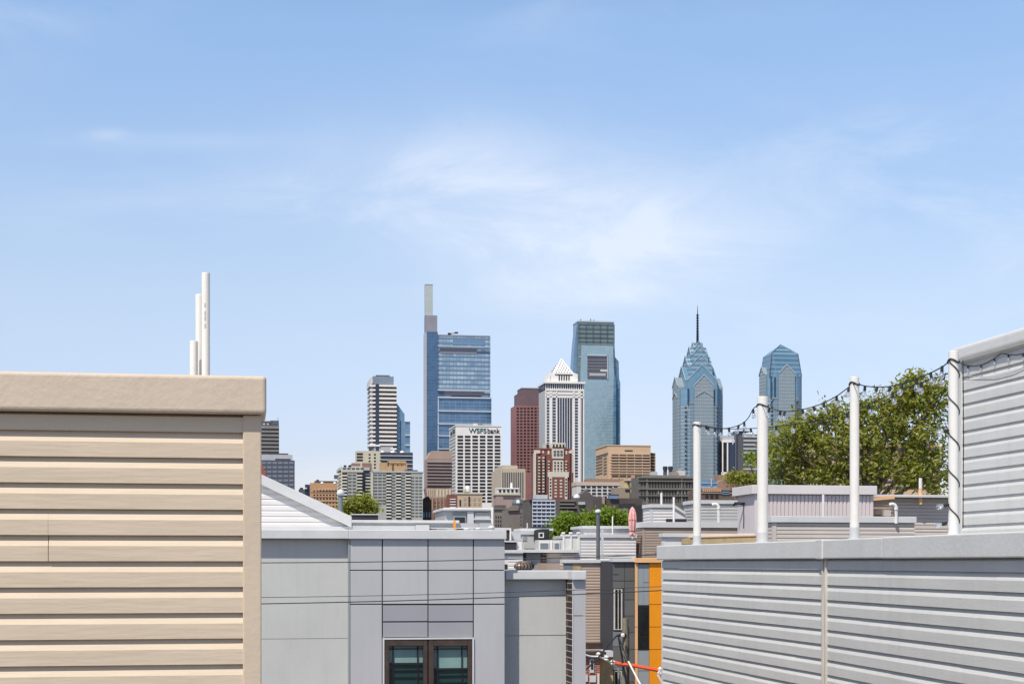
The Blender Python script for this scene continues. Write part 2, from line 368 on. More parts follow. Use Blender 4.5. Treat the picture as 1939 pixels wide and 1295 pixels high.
# ------------------------------------------------------------------ beige house at the left
b = Thing('beige_house', 'beige house with lapped siding and a beige metal parapet cap at the left edge', 'house', 495, 7.1)
H = .1145
zc1, zc0 = b.z(711.5, 0, -.075), b.z(783.5, 0, -.075)
xl = -4.6
MB().box(xl, -.01, .012, 9, 0, zc1 - .03).build('wall', beige_trim, b.root)
xt = b.x(460)
zs = zc0 - 0.0
nfull = 40
z0 = b.z(868.5) - .1145 * nfull
MB().siding('x', xl, xt, z0, zc0 - .004, H, 0, .0235, seams=[(nfull - 4 + 1, b.x(92)), (nfull - 3, b.x(92)), (nfull - 3, b.x(-20)), (nfull - 4, b.x(92))]).build('siding', beige_siding, b.root)
MB().box(xt, 0, -.03, .3, 0, zc0 - .002).build('corner_trim', beige_trim, b.root, .006)
cop = MB()
nseg = 60
x1c = b.x(504.5, -.075)
cop.box(xl, x1c, -.075, .35, zc0, zc1)
cop.build('coping', beige_metal, b.root, .016, seg=3)
MB().box(xl, -.05, .351, 8.9, zc1 - .12, zc1 - .10).build('roof', membrane, b.root)
# white pipes standing on that roof
for i, (p0, p1, q, dd, lab) in enumerate([(359.5, 374.5, 646, 9.3, 'shortest of the three white plastic pipes standing behind the beige parapet'),
                                     (370.3, 387, 558, 9.4, 'middle height white plastic pipe behind the beige parapet, between a shorter and a taller one'),
                                     (382, 397.5, 517, 9.2, 'tallest white plastic pipe behind the beige parapet, with small marks down its side')]):
    c = W((p0 + p1) / 2, 900, dd); r = (p1 - p0) / 2 / F * dd; zt = W(0, q, dd).z
    e = empty('plastic_pipe', lab, 'pipe', (c.x, c.y, zc1 - .10), 0, 'white pipes behind the beige parapet')
    hgt = zt - (zc1 - .10)
    MB().lathe([(r, 0), (r, hgt - .004), (r * .95, hgt), (r * .8, hgt), (r * .8, hgt - .05)], 24).build('tube', white_paint, e, smooth=False)
    MB().lathe([(r * 1.5, 0), (r * 1.5, .01), (r * 1.12, .05), (r * 1.12, .07)], 20).build('flashing_collar', flash_metal, e)
    if i == 2:
        for k, q2 in enumerate((575, 590, 600, 614)):
            MB().box(-.004, .004, -r - .0012, -r + .003, W(0, q2 + 8, dd).z - zc1 + .10, W(0, q2, dd).z - zc1 + .10).build('printed_mark', sleeve_metal, e)

# ------------------------------------------------------------------ grey house at the right: a wall bending towards us
def plan(px, d): v = W(px, HY, d); return Vector((v.x, v.y, 0))
P0, P1, P2 = plan(1257, 16.4), plan(1567, 12.2), plan(1967, 8.85)
P2 = P1 + (P2 - P1) * 2.0
rt = empty('grey_house', 'grey house with lapped siding and a bent wall under white posts, lower right', 'house', P1)
ZT, ZB = 12.175, 12.03
def frame(pa, pb): e = (pb - pa).normalized(); return e, math.atan2(e.y, e.x), (pb - pa).length
eA, rA, LA = frame(P0, P1); eB, rB, LB = frame(P1, P2)
for (pa, rz, L, tag_, sm) in ((P0, rA, LA, 0, [(i, x) for i, x in ((99, .6), (98, 1.45), (98, 2.9), (97, 1.45), (96, 2.9), (95, .9), (94, 3.7), (93, 3.7), (92, .9), (91, 2.6), (95, 3.0), (96, .9))]),
                              (P1, rB, LB, 1, [(99, 2.45), (98, 2.9), (97, .75), (96, .75), (95, 2.4), (94, 2.4), (93, 1.3), (92, 2.9)])):
    l0 = pa - P1
    a0, a1 = (0, L - .045) if tag_ == 0 else (.045, L)
    n = 99
    top = 11.945
    MB().siding('x', a0, a1, top - .1145 * n, ZB - .002, .1145, 0, .021, seams=sm, back=.05).build('siding', grey_siding, rt, loc=l0, rz=rz)
    MB().box(0, L, .01, .4, 0, ZB - .003).build('wall', grey_trim, rt, loc=l0, rz=rz)
    # coping in sheets with lapped joints
    if tag_ == 0:
        MB().box(-.06, L - .055, -.062, .33, ZB, ZT).build('coping', grey_metal, rt, .01, loc=l0, rz=rz, seg=3)
    else:
        MB().box(.06, 1.25, -.062, .33, ZB, ZT).build('coping', grey_metal, rt, .01, loc=l0, rz=rz, seg=3)
        MB().box(1.2495, L, -.064, .332, ZB - .002, ZT + .002).build('coping', grey_metal, rt, .01, loc=l0, rz=rz, seg=3)
mid = (eA + eB).normalized(); rm = math.atan2(mid.y, mid.x)
MB().box(-.07, .07, -.074, .34, ZB - .004, ZT + .004).build('coping_corner', grey_metal, rt, .008, rz=rm)
ct = MB(); ct.box(-.048, -.012, -.034, .1, 0, ZB - .004); ct.box(.012, .048, -.034, .1, 0, ZB - .004); ct.box(-.012, .012, -.014, .1, 0, ZB - .004)
ct.build('corner_trim', stained_trim, rt, .004, rz=rm)
nA = Vector((-eA.y, eA.x, 0)); nB = Vector((-eB.y, eB.x, 0))      # into the house
rp = [P0 + nA * .3 - P1, nA * .3, P2 - P1 + nB * .3, P2 - P1 + nB * 5, P0 - P1 + nA * 5]
MB().prism([(p.x, p.y) for p in rp], 12.02, 12.06, 'z').build('roof', membrane, rt)
MB().box(-.02, .4, 0, 5, 0, 12.02).build('wall', grey_trim, rt, loc=P0 - P1, rz=rA)
# stair house on that roof
S0 = plan(1826, 13.5); eS = Vector((.167, -1, 0)).normalized(); rS = math.atan2(eS.y, eS.x); nS = Vector((-eS.y, eS.x, 0))
LS = 3.6
zc, zt = 13.705, 13.835
l0 = S0 - P1
z9 = 12.06
MB().siding('x', 0, LS, z9 + .03, zc - .002, .1145, 0, .021, back=.05).build('siding', grey_siding, rt, loc=l0, rz=rS)
MB().box(.0, LS, .01, 2.4, z9, zc - .003).build('wall', grey_trim, rt, loc=l0, rz=rS)
MB().box(-.055, .0, -.03, .06, z9, zc - .003).build('corner_trim', grey_trim, rt, .004, loc=l0, rz=rS)
MB().box(-.12, LS, -.075, 2.45, zc, zt).build('coping', grey_metal, rt, .035, loc=l0, rz=rS, seg=4)

# posts on the parapet
def ray_hit(px, A, B):
    k = (px - CX) / F; e = B - A
    s = (k * A.y - A.x) / (e.x - k * e.y); return A + e * s
posts = []
plist = [(1320, 14.6, 799, P0, P1, 'white post on the grey parapet nearest its far left end, the slimmest in the picture'),
         (1444, 20.5, 751, P0, P1, 'thick white post on the grey parapet just left of the leafy tree'),
         (1618, 17.5, 714, P1, P2, 'white post on the grey parapet in front of the middle of the leafy tree'),
         (1805.5, 19, 665, P1, P2, 'tallest white post on the grey parapet, wrapped in black wire beside the stair house')]
for px, wd, q, A, B, lab in plist:
    nn = nA if A is P0 else nB
    p = ray_hit(px, A + nn * .12, B + nn * .12); d = p.y; r = wd / 2 / F * d
    zt_ = W(px, q, d).z
    e = empty('white_post', lab, 'post', (p.x, p.y, ZT), 0, 'white posts holding the string lights')
    hh = zt_ - ZT
    MB().lathe([(r, .0), (r, hh - .004), (r * .96, hh), (r * .84, hh), (r * .84, hh - .06)], 28).build('tube', white_paint, e, smooth=False)
    MB().lathe([(r * 1.4, -.004), (r * 1.35, .006), (r * 1.1, .02), (r * 1.06, .09), (r * 1.02, .092)], 28).build('base_boot', sleeve_metal if px < 1700 else white_metal, e, smooth=True)
    q_ = {1320: 806, 1444: 768, 1618: 727}.get(px, 684)
    zq = W(px, q_, d).z - ZT
    MB().tube([(math.cos(a) * (r + .004), math.sin(a) * (r + .004), zq + .012 * math.sin(a * 2)) for a in [i * math.pi / 8 for i in range(17)]], .006, 6).build('wire_tie', rubber, e)
    posts.append((p, r))

# string lights
def bulb(parent, pos, hang=Vector((0, 0, -1)), sc_=.85):
    rot = Vector((0, 0, -1)).rotation_difference(hang).to_euler()
    s = bpy.data.objects.new('socket', bulb.socket); COL.objects.link(s); s.parent = parent; s.location = pos; s.rotation_euler = rot; s.scale = (sc_,) * 3
    g_ = bpy.data.objects.new('bulb', bulb.glass); COL.objects.link(g_); g_.parent = s
    f_ = bpy.data.objects.new('filament', bulb.fil); COL.objects.link(f_); f_.parent = s
o1 = MB().lathe([(.004, .006), (.012, .0), (.013, -.036), (.011, -.042)], 10).build('socket', rubber); bulb.socket = o1.data; bpy.data.objects.remove(o1)
o1 = MB().lathe([(.010, -.040), (.014, -.05), (.021, -.064), (.0225, -.076), (.019, -.09), (.010, -.098), (.002, -.1)], 14).build('bulb', bulb_glass, smooth=True); bulb.glass = o1.data; bpy.data.objects.remove(o1)
o1 = MB().lathe([(.004, -.042), (.005, -.055), (.003, -.075)], 6).build('filament', white_paint); bulb.fil = o1.data; bpy.data.objects.remove(o1)
def dep(px, off=0.):
    A, B, nn = (P0, P1, nA) if px < 1567 else (P1, P2, nB)
    return ray_hit(px, A + nn * (.10 + off), B + nn * (.10 + off)).y
def smooth_pts(pts, n=5):
    out = []
    for i in range(len(pts) - 1):
        p0, p1, p2, p3 = pts[max(i - 1, 0)], pts[i], pts[i + 1], pts[min(i + 2, len(pts) - 1)]
        for j in range(n):
            t = j / n; out.append(.5 * ((2 * p1) + (p2 - p0) * t + (2 * p0 - 5 * p1 + 4 * p2 - p3) * t * t + (3 * p1 - p0 - 3 * p2 + p3) * t ** 3))
    return out + [pts[-1]]
def strand(label, pts, bulbs, off=0., r=.0042, group='strings of bulbs over the grey house roof', coil=()):
    wp = [W(px, py, dep(px, off)) for px, py in pts]
    o = empty('string_light', label, 'string light', wp[0], 0, group)
    wp = [p - wp[0] for p in wp]; first = W(*pts[0], dep(pts[0][0], off))
    MB().tube(smooth_pts(wp), r, 6).build('cable', rubber, o)
    for k, (px, py) in enumerate(bulbs):
        h = Vector((rnd.uniform(-.35, .35), rnd.uniform(-.3, .3), -1)).normalized()
        bulb(o, W(px, py, dep(px, off)) - first + Vector((0, 0, .0)), h)
    return o
strand('upper string of clear bulbs running post to post along the grey parapet',
       [(1797, 684), (1785, 694), (1762, 706), (1735, 718), (1700, 729), (1665, 733), (1640, 731), (1618, 727), (1606, 734), (1584, 750), (1559, 763), (1540, 770), (1519, 775), (1490, 779), (1465, 775), (1444, 768), (1428, 772), (1417, 791), (1405, 802), (1390, 808), (1372, 811), (1350, 809), (1335, 806), (1320, 804)],
       [(1784, 694), (1762, 706), (1735, 718), (1709, 727), (1686, 732), (1661, 733), (1638, 731), (1608, 733), (1584, 750), (1560, 763), (1540, 770), (1519, 775), (1486, 779), (1478, 778), (1457, 773), (1426, 775), (1409, 799), (1399, 805), (1380, 810), (1366, 811), (1354, 810), (1337, 806)])
strand('lower string of clear bulbs sagging behind the posts across the leafy tree',
       [(1797, 706), (1780, 713), (1762, 718), (1735, 728), (1700, 741), (1660, 759), (1620, 777), (1590, 787), (1560, 795), (1520, 801), (1480, 806), (1440, 810), (1400, 812), (1360, 811), (1335, 808), (1320, 806)],
       [(1788, 709), (1745, 724), (1690, 745), (1643, 767), (1605, 782), (1557, 796), (1506, 803), (1469, 807), (1421, 811), (1408, 811), (1341, 809)], off=.25)
# wire wound round the tallest post
pp, pr = posts[3]
o = empty('string_light', 'black wire with a few bulbs wound in a spiral round the tallest white post', 'string light', (pp.x, pp.y, ZT), 0, 'strings of bulbs over the grey house roof')
hz = [W(0, q, pp.y).z - ZT for q in (683, 1000)]
sp_pts = []
for i in range(101):
    t = i / 100; a = R(200) + t * 4.6 * 2 * math.pi
    sp_pts.append((math.cos(a) * (pr + .005), math.sin(a) * (pr + .005), hz[0] + (hz[1] - hz[0]) * t))
mb = MB().tube(sp_pts, .0036, 6)
mb.tube([(pr + .02, -.03, hz[0]), (pr + .024, -.03, (hz[0] + hz[1]) / 2), (pr + .02, -.03, hz[1])], .0036, 6)
mb.build('cable', rubber, o)
for px, py, dx in ((1797, 815, -.03), (1797, 955, -.025), (1794, 990, -.03)):
    c = W(px, py, pp.y); bulb(o, (c.x - pp.x - .01, -.02, c.z - ZT), Vector((-1, -.2, -.25)).normalized())
# icicle string under the stair house coping
o = empty('string_light', 'string of small white bulbs hanging under the parapet of the grey stair house', 'string light', (S0.x, S0.y, zc), rS, 'strings of bulbs over the grey house roof')
pts = [Vector((.02 + i * .12, -.034, -.02 - .05 * math.sin((i % 6) / 6 * math.pi))) for i in range(26)]
MB().tube(pts, .004, 6).build('cable', rubber, o)
MB().tube([Vector((.02 + i * .3, -.03, -.11 - .09 * math.sin(i / 5 * math.pi))) for i in range(11)], .003, 6).build('cable', sleeve_metal, o)
for i in range(1, 25, 2): bulb(o, pts[i], Vector((0, 0, -1)), .55)

# ------------------------------------------------------------------ lavender house across the street
b = Thing('lavender_house', 'lavender panelled house with pale stucco side bay and brown double window at centre', 'house', 400, 32)
x0, x1 = b.x(120), b.x(955.5)
zr, zk = b.z(1003, 3), b.z(1020, 3)
xs = b.x(661)
MB().box(x0, x1 - .02, .15, 11, 0, zk - .006).build('wall', stucco, b.root)
b.body('stucco_panel', stucco, 120, 659, 1020.5, 1209.6, .13, .22)
b.body('stucco_panel', stucco, 120, 659, 1210.6, None, .13, .22)
b.body('corner_trim', steel_panel, 659.3, 662.5, 1020.5, None, -.012, .2)
bk = MB(); wx0, wx1, wz1, wz0 = b.rect(726, 895.5, 1206, 1345, 0)
for a in ((xs + .03, wx0, 0, zk - .004), (wx1, x1 - .012, 0, zk - .004), (wx0, wx1, wz1, zk - .004), (wx0, wx1, 0, wz0)): bk.box(a[0], a[1], .022, .2, a[2], a[3])
bk.build('panel_backing', joint, b.root)
for p0, p1 in ((663.2, 723), (897.5, 955.5)):
    for q0, q1 in ((1020.5, 1078.3), (1080.2, 1142.5), (1144.6, None)): b.body('panel', lavender, p0, p1, q0, q1, 0, .1, .004)
for p0, p1 in ((725.2, 809.6), (811.6, 895.4)):
    for q0, q1 in ((1020.5, 1078.3), (1080.2, 1142.5)): b.body('panel', lavender, p0, p1, q0, q1, 0, .1, .004)
    for q0, q1 in ((1145.4, 1175.5), (1178, 1205.5)): b.body('panel', lavender_dark, p0, p1, q0, q1, .004, .1, .004)
b.body('panel', lavender, 725.2, 895.4, 1420, None, 0, .1)
MB().box(x0, xs - .012, -.075, .5, zk, zr).build('coping', white_metal, b.root, .012)
MB().box(xs - .012, x1 + .03, -.08, .5, zk - .002, zr + .003).build('coping', white_metal, b.root, .012)
MB().box(x1 - .2, x1 + .03, .5, 9, zk - .002, zr + .003).build('coping', white_metal, b.root, .012)
MB().box(x0, x1 - .2, .5, 11, zr - .14, zr - .10).build('roof', membrane, b.root)
# the double window
fr_ = MB()
for p0, p1, q0, q1 in ((724.5, 727.5, 1206.5, 1340), (894.2, 897.2, 1206.5, 1340), (727.5, 894.2, 1206.5, 1209.7)):
    xx0, xx1, zt_, zb_ = b.rect(p0, p1, q0, q1, 0); fr_.box(xx0, xx1, -.035, .06, zb_, zt_)
fr_.build('window_surround', white_metal, b.root)
for (p0, p1, g0, g1, mr) in ((728, 809.5, 737, 801.5, 1256), (811.5, 893.8, 821.5, 885.5, 1266)):
    wn_ = MB()
    def fb(mb, a0, a1, c0, c1, y0, y1):
        xx0, xx1, zt_, zb_ = b.rect(a0, a1, c0, c1, 0); mb.box(xx0, xx1, y0, y1, zb_, zt_)
    for a0, a1, c0, c1 in ((p0, g0, 1210, 1340), (g1, p1, 1210, 1340), (g0, g1, 1210, 1222.5)): fb(wn_, a0, a1, c0, c1, -.022, .11)
    wf = wn_.build('window', brown_frame, b.root, .01)
    sash = MB()
    for a0, a1, c0, c1 in ((g0 - 2, g0, 1222, 1340), (g1, g1 + 2, 1222, 1340)): fb(sash, a0, a1, c0, c1, .0, .05)
    fb(sash, g0, g1, mr - 1.5, mr + 2, .045, .10)
    for a in (g0 + 7, g1 - 11): fb(sash, a, a + 2, 1222.5, mr - 1.5, .075, .10)
    fb(sash, g0, g1, 1227.5, 1229.3, .075, .10)
    for a in (g0 + 7, g1 - 11): fb(sash, a, a + 2, mr + 2, 1340, .055, .08)
    for q in range(int(mr) + 12, 1340, 13): fb(sash, g0, g1, q, q + 1.4, .055, .08)
    sash.build('sash', black_iron, wf)
    up = MB(); fb(up, g0, g1, 1222.5, mr, .105, .108); up.build('upper_pane', teal_sky_reflection, wf)
    lo = MB(); fb(lo, g0, g1, mr, 1340, .085, .088); lo.build('lower_pane', dark_glass, wf)
# roof things of that house
gb = Thing('stair_house', 'white sided stair house with a long sloped parapet beside the beige house', 'roof structure', 420, 34.5)
X = gb.x
def gz(px): return gb.z(1, 2) if False else gb.z(899.5 + (px - 495) * (977 - 899.5) / (664.5 - 495), 2)
pl, pr_ = 440, 665.5
zl, zr_ = gz(pl), gz(pr_)
th_ = .22
MB().prism([(X(pl), zr - .2), (X(pr_ - 6), zr - .2), (X(pr_ - 6), zr_ - th_), (X(pl), zl - th_)], .04, 3).build('wall', white_siding, gb.root)
sd = MB(); h = .125; z = zr - .15
while z < zl - th_:
    # courses cut along the slope
    zt_ = z + h
    xe = X(pl) + (X(pr_ - 6) - X(pl)) * min(1, max(0, (zl - th_ - zt_) / max(1e-3, (zl - zr_))))
    xe2 = X(pl) + (X(pr_ - 6) - X(pl)) * min(1, max(0, (zl - th_ - z) / max(1e-3, (zl - zr_))))
    pr4 = [(.004, z), (.02, z), (.02, z + h * .62), (.004, zt_)]
    vs = [(X(pl), .04 - o_, zz) for o_, zz in pr4] + [((xe2 if zz < z + .01 else xe2 + (xe - xe2) * (zz - z) / h), .04 - o_, zz) for o_, zz in pr4]
    sd.add(vs, [(0, 4, 5, 1), (1, 5, 6, 2), (2, 6, 7, 3), (4, 7, 6, 5)]); z = zt_
sd.build('siding', white_siding, gb.root)
MB().prism([(X(pl), zl - th_), (X(pr_), zr_ - th_ - .03), (X(pr_), zr_), (X(pl), zl)], -.09, 3.1).build('coping', white_metal, gb.root, .01)
gb.body('base_trim', white_metal, 440, 668, 996, 1003, -.03, .03)
par = Thing('parapet_wall', 'low pale rear parapet wall capped in white metal above the lavender panels', 'wall', 668, 38)
par.body('wall', flash_metal, 668, 813, 990, 1030, 0, .25)
par.body('coping', white_metal, 662, 870, 984.5, 990, -.06, .4, .01)
par.body('panel', lavender, 813, 900, 990, 998, .02, .25)
par.body('base_flashing', flash_metal, 668, 786, 995, 1030, -.05, 0)
par.body('base_flashing', flash_metal, 786.6, 813, 993.5, 1030, -.055, 0)
par.body('trim', white_metal, 813, 930, 998, 1000.5, 0, .2)
par.body('end_panel', lavender, 909, 932, 990, 999, .02, .25)
e = par.z
s_ = Thing('marker_strip', 'small upright orange marker strip on the white parapet', 'marker', 858.5, 37.6)
s_.body('strip', orange, 858.5, 863, 985.5, 1000, 0, .02)
s_.body('foot', pale_orange, 857.5, 864, 1000, 1002, -.01, .05)
for p, q, rr, lab in ((884, 999, 6.5, 'leftmost low white vent cap on the lavender house parapet'), (906, 998, 6.5, 'middle white vent cap on the lavender house parapet'), (930.5, 994.5, 6.5, 'tallest white vent cap, at the right end of the lavender house parapet')):
    c = W(p, 1004, 33); r = rr / F * 33; hgt = W(0, q, 33).z - c.z
    e = empty('vent_cap', lab, 'vent', c, 0, 'white vent caps on the lavender house')
    MB().lathe([(r * .8, -.1), (r * .8, hgt * .4)], 14).build('neck', white_metal, e)
    MB().lathe([(r, hgt * .35), (r * 1.05, hgt * .6), (r * .7, hgt * .85), (r * .2, hgt)], 14).build('cap', white_metal, e, smooth=True)
# roof hatch with two doors
h_ = Thing('roof_hatch', 'white metal roof box with sloping left side and two grey openings', 'roof structure', 848, 44)
h_.poly('wall', flash_metal, [(848, 1010), (842, 968), (846, 966), (928, 966), (928, 1010)], .06, 2.5)
h_.body('coping', white_metal, 840, 932, 961, 967.5, -.08, 2.6, .03)
h_.body('doorway', steel_panel, 858, 883, 971, 1010, .0, .06)
h_.body('door_opening', tar, 861, 880, 979, 1010, -.02, .0)
h_.body('pilaster', white_metal, 885, 897, 968, 1010, -.03, .06)
h_.body('panel', grey_lap, 899, 928, 970, 1010, -.0, .06)
h_.body('panel_trim', white_metal, 897, 930, 981, 984, -.05, 0)
for (px, wd, q0, q1, d, m_, lab, cap) in ((932.5, 5, 960, 1003, 42, white_paint, 'slim white pipe at the right end of the white roof hatch', 0),
                                     (645, 9, 926, 992, 40, slate_blue, 'grey vent stack with a white domed cap rising behind the sloped white parapet', 1),
                                     (1132.5, 7.2, 964, 1058, 66, steel_pipe, 'dark grey flue with a mushroom cap in front of the bright green trees', 1),
                                     (1160, 2.6, 977, 1000, 79, white_paint, 'short white pipe on the white sided wall right of the dark flue', 0),
                                     (998.5, 2.2, 990, 1002, 78, white_paint, 'tiny white pipe above the pale grey roof box', 0),
                                     (1252.5, 4, 933, 958, 83, white_paint, 'white pipe behind the sloped white parapet, left of a taller one', 0),
                                     (1276, 4.4, 941, 992, 77, white_paint, 'white pipe standing on the brown house parapet, in front of white siding', 0),
                                     (1743, 6.5, 905, 938, 54, white_paint, 'white pipe with a tan lower end in front of the tree, near the wired post', 0),
                                     (1559, 4.5, 936, 978, 49.9, white_paint, 'white pipe against the lilac corrugated wall', 0)):
    c = W(px, q1, d); r = wd / 2 / F * d; hgt = W(px, q0, d).z - c.z
    e = empty('roof_pipe', lab, 'pipe', c, 0, 'pipes on the roofs')
    MB().lathe([(r, -.3), (r, hgt - (.12 if cap else 0)), (r * .8, hgt - (.12 if cap else 0.001))], 14).build('tube', m_, e)
    if cap: MB().lathe([(r * 1.5, hgt - .16), (r * 1.7, hgt - .1), (r * 1.3, hgt - .03), (r * .4, hgt)], 14).build('cap', white_metal, e, smooth=True)
    if px == 1743: MB().lathe([(r * 1.04, -.3), (r * 1.04, hgt * .42)], 14).build('base_sleeve', pale_orange, e)
blk = Thing('roof_box', 'low black box on the roof beside the sloped white parapet', 'roof structure', 667, 42)
blk.body('side', tar, 667, 716, 974.5, 1000, 0, 1.2); blk.body('rim', flash_metal, 666, 717, 972.8, 974.5, -.03, 1.25)
red = Thing('red_gable_roof', 'red sloped roof showing just right of the beige house wall', 'roof', 440, 60)
red.poly('tiles', M('red_tiles', (.30, .09, .06), var=.2, scale=3), [(440, 858), (495, 874), (504, 899), (506, 960), (440, 960)], 0, 3)
red.poly('wall', red_brick, [(442, 950), (504, 950), (504, None), (442, None)], .1, 3)

# street cables in front of the lavender house
for (ya, yb, d, r, lab) in ((1066, 1051, 26, .009, 'topmost black street cable crossing the lavender panels'),
                            (1131.5, 1111.5, 26.2, .006, 'thin grey street cable just above the thicker middle one'),
                            (1143.5, 1119, 26.1, .010, 'lowest street cable, black, crossing the lavender panels')):
    pts = []
    for i in range(25):
        t = i / 24; px = 380 + t * 940; py = ya + (yb - ya) * ((px - 494) / 761) + 5 * (4 * t * (1 - t)) - 3
        pts.append(W(px, py, d + t * 2))
    o = MB().tube([p - pts[0] for p in pts], r, 6).build('street_cable', cable_mat, loc=pts[0]); tag(o, lab, 'cable', 'cables over the street')

# ------------------------------------------------------------------ grey stucco house with a brick edge, right of the lavender one
b = Thing('stucco_house', 'grey green stucco house with a narrow lavender bay, right of the lavender house', 'house', 1085, 33.05)
T = b.t(1073.5)
MB().box(b.x(940, T), b.x(1085), T + .02, 9, 0, b.z(1097, 0, T)).build('wall', stucco, b.root)
b.body('stucco_panel', stucco, 940, 1073.4, 1096, 1201.5, T, T + .1)
b.body('stucco_panel', stucco, 940, 1073.4, 1203.5, None, T, T + .1)
b.body('bay_wall', lavender, 1085, 1109, 1096, 1164.5, .0, T + .3)
b.body('bay_wall', lavender, 1085, 1109, 1166, None, .0, T + .3)
xx = 0
MB().box(-.02, .2, .03, T, 0, b.z(1097)).build('brick_return', dark_brick, b.root)
b.body('bay_edge', white_metal, 1084.2, 1085.6, 1096, None, -.01, .05)
MB().box(b.x(957.5, T - .19), b.x(1087, T), T - .19, T + .4, b.z(1096.5, 0, T), b.z(1079.5, 0, T)).build('coping', white_metal, b.root, .015)
MB().box(b.x(1084, -.1), b.x(1110.5, -.1), -.1, T + .3, b.z(1097.5), b.z(1080)).build('coping', white_metal, b.root, .015)
MB().box(b.x(945, T), b.x(1108), T + .4, 9, b.z(1090), b.z(1087)).build('roof', membrane, b.root)
# turbine vent
def turbine_vent(px, py0, py1, wd, d, lab):
    c = W(px, py1, d); r = wd / 2 / F * d; h = (py1 - py0) / F * d
    e = empty('turbine_vent', lab, 'roof vent', c, 0, 'spinning roof vents')
    MB().lathe([(r * .6, -.35), (r * .6, .06)], 18).build('neck', turbine, e)
    mb = MB()
    n = 18
    for i in range(n):
        a = 2 * math.pi * i / n; vs = []
        for j in range(7):
            ph = math.pi * (.22 + .70 * j / 6); rr = r * (.62 + .38 * math.sin(ph)); z = .05 + (h - .09) * j / 6; tw = a + .25 * math.sin(ph)
            vs.append((rr * math.cos(tw), rr * math.sin(tw), z)); vs.append((rr * .93 * math.cos(tw + .21), rr * .93 * math.sin(tw + .21), z))
        mb.add(vs, [(2 * j, 2 * j + 1, 2 * j + 3, 2 * j + 2) for j in range(6)])
    mb.build('vanes', turbine, e, fix=False)
    MB().lathe([(r * .7, .02), (r * .84, h * .25), (r * .84, h * .6), (r * .6, h - .05)], 18).build('core', joint, e)
    MB().lathe([(r * .66, h - .06), (r * .6, h - .02), (r * .1, h)], 18).build('top_plate', turbine, e, smooth=True)
turbine_vent(992.5, 1061, 1081, 40, 34.8, 'brown spinning turbine vent on the stucco house roof')
turbine_vent(1252, 1040, 1054, 24, 63.5, 'dark turbine vent half hidden by the corner of the grey house')

# ------------------------------------------------------------------ tan house, dark grey house, orange house down the street
b = Thing('tan_house', 'tan sided house above a brick lower storey, between stucco and dark grey houses', 'house', 1060, 64)
MB().box(b.x(1060), b.x(1160.5), .02, 9, 0, b.z(1066)).build('wall', tan_siding, b.root)
MB().siding('x', b.x(1060), b.x(1160), b.z(1216), b.z(1067), .118, 0, .03).build('siding', tan_siding, b.root)
b.body('coping', white_metal, 1066, 1160.5, 1059, 1065.5, -.12, .5, .01)
b.body('corner_panel', slate_blue, 1067, 1084, 1067, 1085, -.06, .02)
b.body('corner_panel', tan_stone, 1084.2, 1101, 1067, 1084, -.05, .02)
b.body('skirt_roof', brown_frame, 1100, 1160, 1217, 1229, -.5, .02)
b.body('gutter', white_metal, 1100, 1160, 1229, 1234, -.58, -.1)
lb = Thing('brick_house', 'red brick house front with white trim at the bottom, half hidden by the stucco bay', 'house', 1100, 60)
lb.body('wall', red_brick, 1100, 1136, 1238, None, 0, 6); lb.body('cornice', brown_frame, 1100, 1148, 1234, 1239, -.2, 1)
lb.body('window_surround', white_metal, 1117, 1125, 1247, 1273, -.05, 0); lb.body('window_pane', dark_glass, 1119, 1123.5, 1250, 1266, -.07, -.05)
lb.body('stone_block', white_metal, 1117, 1128.5, 1279, 1291, -.05, 0); lb.body('stone_block', white_metal, 1108, 1113, 1277, 1290, -.05, 0)
lb.body('downpipe', white_paint, 1132, 1135, 1275, None, -.1, 0); lb.body('parapet_block', white_metal, 1142, 1161, 1232, 1243, .5, 1)
st = Thing('stone_wall', 'rough tan stone wall between red brick and dark grey panels', 'wall', 1134, 61)
st.body('face', tan_stone, 1134, 1161, 1244, None, 0, 1.2); st.body('cap', pale_orange, 1133, 1162, 1242, 1244, -.04, 1.3)
b = Thing('dark_grey_house', 'dark grey panelled house with tall narrow white framed windows', 'house', 1160.6, 62)
MB().box(0, b.x(1203), .02, 9, 0, b.z(1062)).build('wall', joint, b.root)
for q0, q1 in ((1064, 1099), (1100.2, 1134.5), (1135.6, 1165), (1166, 1196.5), (1197.5, 1228), (1229, 1262), (1263, 1290), (1291, None)):
    b.body('panel', slate, 1183, 1203, q0, q1, 0, .05)
for q0, q1, m_ in ((1064, 1099, slate), (1100.2, 1114, slate), (1195, 1223, slate_blue), (1224, 1262, slate), (1262.5, 1268, slate_blue)):
    b.body('panel', m_, 1160.8, 1182.2, q0, q1, 0, .05)
b.body('vent_slot', tar, 1161, 1171, 1086.5, 1087.5, -.01, .02)
for q0, q1 in ((1115, 1192), (1270, 1345)):
    wi = b.body('window', stained_trim, 1162.5, 1178.5, q0, q1, -.04, .04)
    for p0, p1 in ((1165, 1169.5), (1171.5, 1175.5)):
        b.body('pane', black_pane, p0, p1, q0 + 1, q1 - 2.5, -.055, -.04, parent=wi)
b.body('coping', white_metal, 1160.6, 1203, 1057, 1063.5, -.12, .5, .01)
b = Thing('orange_house', 'house with a bright orange panelled front and pale orange edge beside the grey house', 'house', 1203, 62)
MB().box(0, b.x(1300), .02, 9, 0, b.z(1062)).build('wall', joint, b.root)
for q0, q1 in ((1066, 1186), (1187, 1228.5), (1229.5, None)): b.body('edge_panel', pale_orange, 1203, 1207.6, q0, q1, -.03, .05)
b.body('panel', steel_panel, 1208, 1218, 1068, 1145, 0, .05); b.body('panel', steel_panel, 1218.3, 1229, 1068, 1102, 0, .05); b.body('panel', steel_panel, 1218.3, 1229, 1103, 1145, 0, .05)
